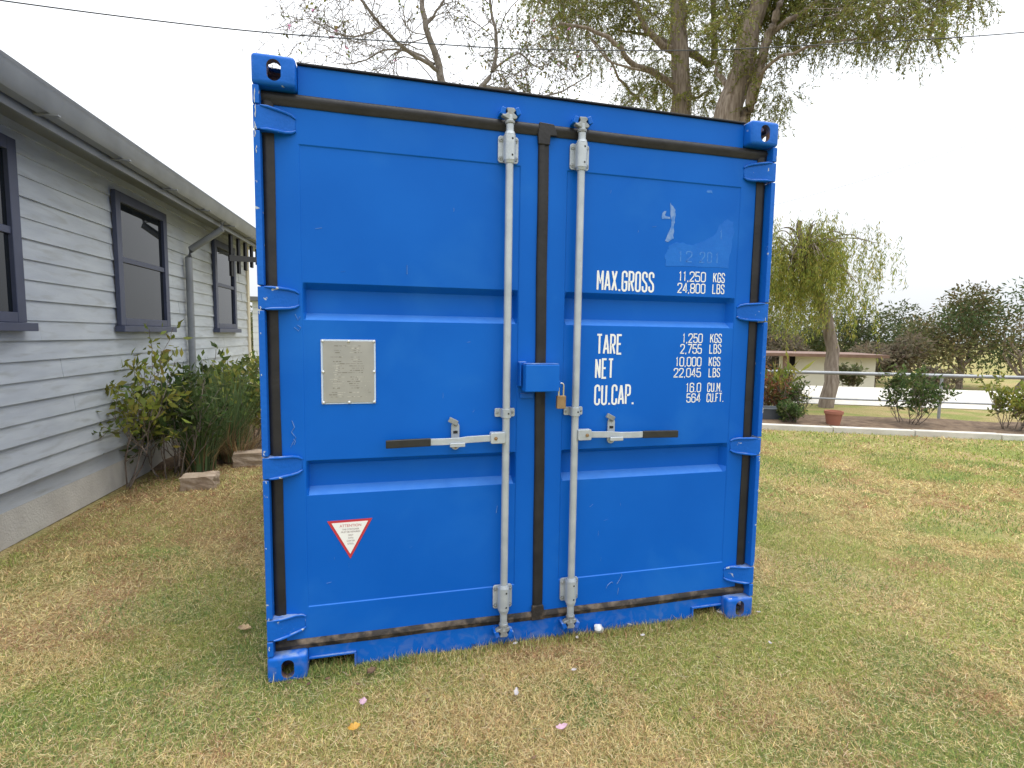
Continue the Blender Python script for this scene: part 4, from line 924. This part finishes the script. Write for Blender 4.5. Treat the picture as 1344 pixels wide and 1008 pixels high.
fs = [(3, 2, 1, 0)]+[(i, (i+1) % 4, 4+(i+1) % 4, 4+i) for i in range(4)]+[(4+i, 4+(i+1) % 4, 8+(i+1) % 4, 8+i) for i in range(4)]+[(8+i, 8+(i+1) % 4, 12+(i+1) % 4, 12+i) for i in range(4)]+[(12, 13, 14, 15)]
mb.add(vs, fs).build('shell', M_slate, tub, bevel=.008)
P = [M @ Vector((x, y, h+.006)) for x, y in hi+[hi[0]]]; MB().tube(P, .014, 8).build('rim', M_slate, tub, smooth=True)
x, y = bxy(3.75, .55); st_ = MB(); pr = [(.0, .13), (.10, .13), (.14, .30), (.115, .30), (.08, .15)]
tp_ = thing('terracotta_pot', 'small terracotta pot standing in the bed beside the dark tub', 'pot', (x, y, .03))
n = 20; vs = []
prof = [(.0, .03), (.10, .03), (.135, .24), (.15, .24), (.15, .29), (.128, .29), (.115, .24), (.0, .22)]
for r, z in prof: vs += [(x+max(r, .001)*math.cos(2*math.pi*k/n), y+max(r, .001)*math.sin(2*math.pi*k/n), z) for k in range(n)]
MB().add(vs, [(i*n+k, i*n+(k+1) % n, (i+1)*n+(k+1) % n, (i+1)*n+k) for i in range(len(prof)-1) for k in range(n)]).build('pot', mat('terracotta', (.33, .13, .08), .85, col2=(.28, .11, .07)), tp_, smooth=True)

# ------------------------------------------------------------------ left garden bed along the house
bedp = [tuple(np.array(HP(-.5, .02, 0))[:2]), tuple(np.array(HP(SL, .02, 0))[:2]), tuple(np.array(HP(SL, 1.0, 0))[:2]), tuple(np.array(HP(-.5, 1.0, 0))[:2])]
p0 = PX(300, 600, 6.9); p1 = PX(350, 596, 7.6)
patch('garden_bed', [(-6.2, 3.1), (-2.05, 4.45), (-1.75, 7.4), (-2.7, 8.3)], .006, M_soil, 26, .09, 9)
def tussock(x, y, seed, label, h=1.25, n=520, dry=.45):
    rng = np.random.default_rng(seed); t = thing('tussock_grass', label, 'grass clump', (x, y, 0)); m = 7
    a = rng.uniform(0, 2*math.pi, n); isdry = rng.random(n) < dry; ln = np.where(isdry, rng.uniform(.25, .6, n), rng.uniform(.6, 1.1, n))*h; sp = rng.uniform(.1, .55, n)+.25*isdry
    r0 = rng.random(n)**.5*.16; B = np.stack([x+np.cos(a)*r0, y+np.sin(a)*r0, np.full(n, .02)], 1); tt = np.linspace(0, 1, m)
    out = np.stack([np.cos(a), np.sin(a), np.zeros(n)], 1); pts = B[:, None]+out[:, None]*(sp*ln)[:, None, None]*(tt**1.6)[None, :, None]
    pts[..., 2] += (ln[:, None]*(tt-.42*sp[:, None]*tt**2.6)); side = np.stack([-np.sin(a), np.cos(a), np.zeros(n)], 1)
    w = (.006*(1-tt*.85))[None, :, None]; V = np.stack([pts-side[:, None]*w, pts+side[:, None]*w], 2).reshape(-1, 3)
    i = (np.arange(n)[:, None]*m*2+np.arange(m-1)[None]*2).ravel(); F = np.stack([i, i+1, i+3, i+2], 1)
    c = np.where(isdry[:, None], palette(n, [(.34, .24, .12), (.26, .17, .09), (.40, .30, .17)], rng), palette(n, [(.13, .19, .07), (.17, .23, .10), (.10, .15, .06)], rng))
    big_mesh('blades', V, [F], M_grass, t, np.repeat(c, m*2, 0))
    MB().tube([(x, y, -.02), (x, y, .06)], [.15, .10], 12).build('root_crown', M_soil, t, smooth=True)
p = PX(299, 592, 7.2); tussock(p[0], p[1], 201, 'tall strappy grass clump with dry straw base beside the house corner', 1.2, 700)
p = PX(312, 594, 7.0); tussock(p[0], p[1], 202, 'shorter brown straw coloured grass clump in front of the leafy shrub', .75, 420, .85)
p = PX(330, 590, 7.9); bush('flowering_shrub', p[0], p[1], .82, .85, 203, [(.26, .28, .05), (.20, .24, .06), (.33, .32, .08), (.13, .18, .05)], 'yellow-green leafy shrub between the house corner and the container', n=1900, leafL=.10, leafW=.055, stems=12)
p = PX(303, 592, 8.3); bush('leafy_shrub', p[0], p[1], .80, .8, 204, [(.20, .24, .06), (.14, .19, .05)], 'taller green shrub growing against the boards under the window', n=1500, leafL=.10, leafW=.05)
for i, (px, d, h, w, cols, lab) in enumerate(((225, 6.6, .75, .9, DG, 'rounded dark green shrub in the bed along the house'), (150, 6.3, 1.0, .9, YG, 'yellow-green shrub in the bed along the house'), (70, 6.1, .6, .8, [(.12, .17, .06), (.17, .2, .08)], 'low grey-green shrub in the bed along the house'), (5, 6.2, .95, .8, DG, 'tall dark green shrub at the near end of the house bed'))):
    p = PX(px, 590, d); bush('garden_shrub', p[0], p[1], h, w, 210+i, cols, lab, n=1400)
p = PX(262, 590, 6.7); tussock(p[0], p[1], 206, 'green fountain grass clump between the house shrubs', .9, 380, .25)
p = PX(334, 600, 6.75)
def rock(name, x, y, sx, sy, sz, seed, label):
    import bmesh
    bm = bmesh.new(); bmesh.ops.create_cube(bm, size=1); bmesh.ops.subdivide_edges(bm, edges=bm.edges, cuts=3, use_grid_fill=True); r = random.Random(seed)
    for v in bm.verts:
        c = v.co.copy(); v.co = Vector((c.x*sx, c.y*sy, c.z*sz))*(1-.12*max(0, c.length-.6))+Vector((r.uniform(-1, 1)*sx, r.uniform(-1, 1)*sy, r.uniform(-1, 1)*sz))*.035; v.co += Vector((x, y, sz*.42))
    me = bpy.data.meshes.new(name); bm.to_mesh(me); bm.free(); me.materials.append(M_stone); o = bpy.data.objects.new(name, me); link(o, None); tag(o, label, 'stone')
rock('garden_stone', p[0], p[1], .42, .22, .17, 3, 'rough sandstone block edging the garden bed by the container')
p = PX(262, 617, 6.0); rock('garden_stone', p[0], p[1], .30, .22, .13, 4, 'smaller sandstone block edging the bed under the house wall')

# ------------------------------------------------------------------ overhead cables
cpts = [(-9.5, 6.6, 5.86), (-6, 6.5, 5.72), (-2.607, 6.42, 5.736), (.149, 6.4, 5.93), (1.78, 6.3, 6.03), (4.42, 6.14, 6.31), (6.46, 5.87, 6.546), (11, 5.5, 7.25), (18, 5.0, 8.6)]
cc = curve(cpts, 90, RNG)
tag(MB().tube([tuple(q) for q in cc], .0085, 6).build('overhead_cable', M_cable, None, smooth=True), 'black overhead service cable sagging across the sky above the container', 'cable')
w0, w1 = PX(960, 282, 30), PX(1200, 215, 30); cw = [tuple(w0+(w1-w0)*t+np.array([0, 0, -.5*(t-t*t)])) for t in np.linspace(-.5, 2.2, 30)]
tag(MB().tube(cw, .010, 5).build('distant_wire', M_pipe, None), 'thin faint grey wire beyond the right end of the container', 'wire')

# ------------------------------------------------------------------ lawn blades
def lawn():
    rng = np.random.default_rng(99)
    def pts(n, dmin, dmax):
        az = rng.uniform(rad(-33), rad(63), n); d = np.sqrt(rng.uniform(dmin**2, dmax**2, n))
        return CAM[0]+np.sin(az)*d, CAM[1]+np.cos(az)*d, d
    X = []; Y = []; Dd = []; LN = []; WD = []
    for n, a, b, l, w in ((360000, 1.15, 3.3, .66, .0019), (160000, 3.3, 5.5, .8, .0031), (140000, 5.5, 9, 1.0, .0055), (80000, 9, 15, 1.2, .011)):
        x, y, d = pts(n, a, b); X.append(x); Y.append(y); Dd.append(d); LN.append(np.full(n, l)); WD.append(np.full(n, w))
    # longer fringe the mower missed along the container's foot and inside the notches
    n = 9000; x = rng.uniform(-1.25, 1.25, n); y = rng.normal(.0, .030, n)+.025; X.append(x); Y.append(y); Dd.append(np.full(n, 3.)); LN.append(rng.uniform(.6, 1.15, n)*(.55+1.1*fbm(x*5, y*0+3, 61, 3))); WD.append(np.full(n, .0023))
    n = 1300; x = np.where(rng.random(n) < .5, rng.uniform(-1.05, -.86, n), rng.uniform(.88, 1.05, n)); y = rng.uniform(.0, .30, n); X.append(x); Y.append(y); Dd.append(np.full(n, 3.)); LN.append(rng.uniform(.7, 1.2, n)); WD.append(np.full(n, .003))
    X, Y, Dd, LN, WD = map(np.concatenate, (X, Y, Dd, LN, WD))
    fringe = np.zeros(len(X), bool); fringe[-10300:] = True
    inside = (np.abs(X) < 1.20) & (Y > .10) & (Y < 3.05) & ~fringe
    rel = np.stack([X, Y], 1)-e0; bedr = (rel@en_ > 0) & (rel@en_ < 10)
    q = np.stack([X-HC.x, Y-HC.y], 1); hs = -(q[:, 0]*wdir.x+q[:, 1]*wdir.y); ho = q[:, 0]*wn.x+q[:, 1]*wn.y; inh = ho < .05
    bed = (Y > 3.1) & (X < -1.75) & ((X+6.2)*.325+3.1 < Y+.10*np.sin(X*5)) & (X < -2.05+(Y-4.45)*.10) & (Y < 8.3)
    thin = fbm(X*4, Y*4, 40, 3)
    keep = ~inside & ~bedr & ~inh & ~bed & ((thin > .30) | (rng.random(len(X)) < .5) | fringe)
    X, Y, Dd, LN, WD, fringe = X[keep], Y[keep], Dd[keep], LN[keep], WD[keep], fringe[keep]; n = len(X)
    g = fbm(X*1.3+5, Y*1.3+3, 1, 5)+.10*(fbm(X*9, Y*9, 7, 3)-.5)*2; near_box = np.exp(-np.maximum(0, -Y)/.25)*(np.abs(X) < 1.4)
    gp_ = np.clip((g-.50)*4.2+.44+.18*near_box*(Y > -.6)+.10*(X > .3)+.35*np.exp(-((Y-4.7-.0*X)**2)/.8)*(X > 3), .05, .92); gp_ = np.where(fringe, .78, gp_); littery = (X < -1.6) & (Y > 1.6+.5*fbm(X*2, Y*2, 5, 2)) & (Y < 5.5); gp_ = np.where(littery, gp_*.35, gp_); green = rng.random(n) < gp_
    straw = palette(n, [(.60, .48, .22), (.68, .56, .29), (.50, .38, .17), (.55, .42, .20), (.34, .21, .10)], rng, .2)
    dead = (fbm(X*3.1+60, Y*3.1+20, 77, 4) > .60) | littery; straw = np.where((dead & (rng.random(n) < .55))[:, None], palette(n, [(.36, .20, .11), (.28, .16, .09), (.44, .28, .15)], rng, .2), straw)
    grn = palette(n, [(.31, .35, .09), (.38, .40, .11), (.21, .28, .07), (.46, .45, .15)], rng, .16); c = np.where(green[:, None], grn, straw)
    wd = fbm(X*2.3+11, Y*2.3+71, 31, 4)+.12*(fbm(X*14, Y*14, 91, 2)-.5); weed = (rng.random(n) < np.clip((wd-.535)*6, 0, .60)) & ~littery; green |= weed
    c = np.where(weed[:, None], palette(n, [(.18, .27, .085), (.22, .31, .09), (.15, .225, .08), (.30, .34, .10)], rng, .2), np.where(green[:, None], grn, straw))
    a = rng.uniform(0, 2*np.pi, n); lean = np.where(green, rng.uniform(.25, 1.15, n), rng.uniform(.6, 1.5, n)); lean = np.where(fringe, rng.uniform(.1, .8, n), lean)
    ln = LN*np.where(green, rng.uniform(.018, .042, n), rng.uniform(.018, .055, n)); z = ground_z(X, Y)-.002
    dr = np.stack([np.cos(a)*np.sin(lean), np.sin(a)*np.sin(lean), np.cos(lean)], 1); sd_ = np.stack([-np.sin(a), np.cos(a), np.zeros(n)], 1)
    ro = rng.uniform(-.8, .8, n)[:, None]; nr = np.cross(dr, sd_); sd_ = sd_*np.cos(ro)+nr*np.sin(ro)
    B = np.stack([X, Y, z+rng.uniform(0, .010, n)*(~green)], 1); w = (WD*rng.uniform(.6, 1.3, n))[:, None]; mid = B+dr*(ln*.55)[:, None]; dr2 = dr+rng.normal(0, .16, (n, 3)); dr2[:, 2] -= .15
    dr2 /= np.linalg.norm(dr2, axis=1)[:, None]; tip = mid+dr2*(ln*.5)[:, None]; tip[:, 2] = np.maximum(tip[:, 2], z+.004)
    V = np.stack([B-sd_*w*.5, B+sd_*w*.5, mid+sd_*w*.42, mid-sd_*w*.42, tip], 1).reshape(-1, 3); i = np.arange(n)*5
    o = big_mesh('grass', V, [np.stack([i, i+1, i+2, i+3], 1), np.stack([i+3, i+2, i+4], 1)], M_grass, None, np.repeat(c, 5, 0))
    tag(o, 'short patchy lawn grass, straw brown with green tufts', 'grass', kind='stuff')
    # dead grass thatch, loose clippings lying flat
    n = 60000; x, y, d = pts(n, 1.15, 4.2); ok = ~((np.abs(x) < 1.2) & (y > .05)); ok &= ~((y > 3.1) & (x < -1.75)); x, y = x[ok], y[ok]; n = len(x)
    a = rng.uniform(0, 2*np.pi, n); l = rng.uniform(.012, .042, n)*rng.choice([1, 1, 1, 1.7], n); dr = np.stack([np.cos(a), np.sin(a), rng.normal(0, .12, n)], 1); sd_ = np.stack([-np.sin(a), np.cos(a), np.zeros(n)], 1)*.0007
    P = np.stack([x, y, ground_z(x, y)+rng.uniform(.003, .018, n)], 1); bend = rng.normal(0, .2, (n, 1))*sd_/.0007
    V = np.stack([P-sd_, P+sd_, P+(dr+bend*.5)*(l*.5)[:, None]+sd_, P+(dr+bend*.5)*(l*.5)[:, None]-sd_, P+(dr+bend)*l[:, None]], 1).reshape(-1, 3); i = np.arange(n)*5
    o = big_mesh('straw_clippings', V, [np.stack([i, i+1, i+2, i+3], 1), np.stack([i+3, i+2, i+4], 1)], M_grass, None, np.repeat(palette(n, [(.62, .51, .27), (.54, .42, .21), (.42, .29, .15), (.68, .58, .35)], rng, .15), 5, 0))
    tag(o, 'loose dry straw clippings scattered over the lawn', 'straw', kind='stuff')
lawn()

# ------------------------------------------------------------------ small things lying on the lawn
def leaf_thing(name, px, py, L, Wd, m, label, group=None, curl=.8, rot=0., cat='leaf', z=.022):
    x, y = gxy(px, py); mb = MB(); N = 8; vs = []
    for k in range(N+1):
        t = k/N; w = Wd*math.sin(math.pi*min(.98, t*.93+.05))**.8/2; u = (t-.5)*L
        for s_ in (-1, -.4, .4, 1): jj = 1+.22*math.sin(px*1.7+k*2.3+s_*3.1); vs.append((u+.06*L*math.sin(py+s_*4), s_*w*jj, curl*(abs(s_)**1.5*w)*jj+curl*1.2*(t-.5)**2*L))
    vs = [tuple(Matrix.Translation((x, y, z)) @ Matrix.Rotation(rot, 4, 'Z') @ Matrix.Rotation(.15, 4, 'X') @ Vector(v)) for v in vs]
    fs = [(k*4+j, k*4+j+1, k*4+5+j, k*4+4+j) for k in range(N) for j in range(3)]
    o = mb.add(vs, fs).build(name, m, None, smooth=True); return tag(o, label, cat, group)
leaf_thing('fallen_leaf', 465, 964, .046, .034, M_yleaf, 'curled bright yellow-orange fallen leaf on the lawn', rot=.3)
leaf_thing('fallen_petal', 476, 930, .045, .028, M_petal, 'mauve pink petal lying on the lawn before the left door', cat='petal', rot=1.4)
leaf_thing('fallen_petal', 677, 921, .05, .02, M_petalw, 'slim upright white petal on the lawn in front of the door joint', cat='petal', rot=1.2, z=.034)
leaf_thing('fallen_petal', 737, 963, .05, .024, M_petal, 'pale pink flat petal lying on dry grass', cat='petal', rot=.2)
leaf_thing('fallen_petal', 569, 853, .06, .022, M_petalw, 'white folded petal against the sill', cat='petal', rot=.5, z=.03)
leaf_thing('fallen_petal', 948, 811, .06, .02, M_petalw, 'narrow white petal beside the right bottom corner casting', cat='petal', rot=-.5)
PG = 'small white petals scattered before the container'
for px, py, r in ((676, 851, .3), (757, 843, 1.1), (753, 886, .2), (843, 840, .1), (826, 826, 2.4), (1010, 850, 1.3), (995, 809, 2.7)):
    leaf_thing('fallen_petal', px, py, .026, .015, M_petalw, 'small white petal fleck lying among the grass blades', PG, cat='petal', rot=r)
leaf_thing('fallen_leaf', 322, 832, .065, .04, M_tleaf, 'tan curled dead leaf on grass beside the left corner post', rot=-.4)
leaf_thing('fallen_leaf', 487, 889, .05, .034, M_bleaf, 'rust brown dead leaf before the left notch', rot=.8)
leaf_thing('fallen_leaf', 558, 855, .09, .02, M_bleaf, 'long thin brown leaf lying against the sill', rot=.1)
leaf_thing('fallen_leaf', 622, 852, .035, .025, M_bleaf, 'tiny reddish leaf at the foot of the left locking rod', rot=1.)
BG = 'brown leaf crumbs on the lawn'
for px, py, r in ((847, 913, .4), (892, 939, 1.), (942, 869, 2.), (470, 905, .2), (405, 905, 1.2), (380, 903, .1), (430, 898, .5), (340, 953, 2.2), (700, 1003, .4), (560, 927, .8), (910, 950, .5)):
    leaf_thing('leaf_crumb', px, py, .022+.006*math.sin(px), .012+.003*math.cos(py), M_bleaf, 'crumb of brown dead leaf among the grass blades', BG, rot=r)
# crumpled white plastic cup lid by the sill
x, y = gxy(783, 829); cup = thing('plastic_cap', 'crumpled white plastic cap lying on the grass against the sill', 'litter', (x, y, .02)); n = 14; vs = []
prof = [(.001, .052), (.014, .050), (.022, .042), (.026, .02), (.028, .0), (.030, -.006)]
rr = random.Random(2)
for r, z in prof:
    for k in range(n): q = 1+rr.uniform(-.22, .18); vs.append((r*q*math.cos(2*math.pi*k/n), r*q*math.sin(2*math.pi*k/n), z))
Mx = Matrix.Translation((x, y-.02, .022)) @ Matrix.Scale(.82, 4) @ Matrix.Rotation(rad(38), 4, 'X') @ Matrix.Rotation(rad(-20), 4, 'Y')
MB().add([tuple(Mx @ Vector(v)) for v in vs], [(i*n+k, i*n+(k+1) % n, (i+1)*n+(k+1) % n, (i+1)*n+k) for i in range(len(prof)-1) for k in range(n)]).build('shell', M_cup, cup, smooth=True)

# ------------------------------------------------------------------ render settings
S.render.engine = 'CYCLES'
S.cycles.use_denoising = True
S.cycles.max_bounces = 6; S.cycles.transparent_max_bounces = 8
S.render.resolution_x = 1024; S.render.resolution_y = 768
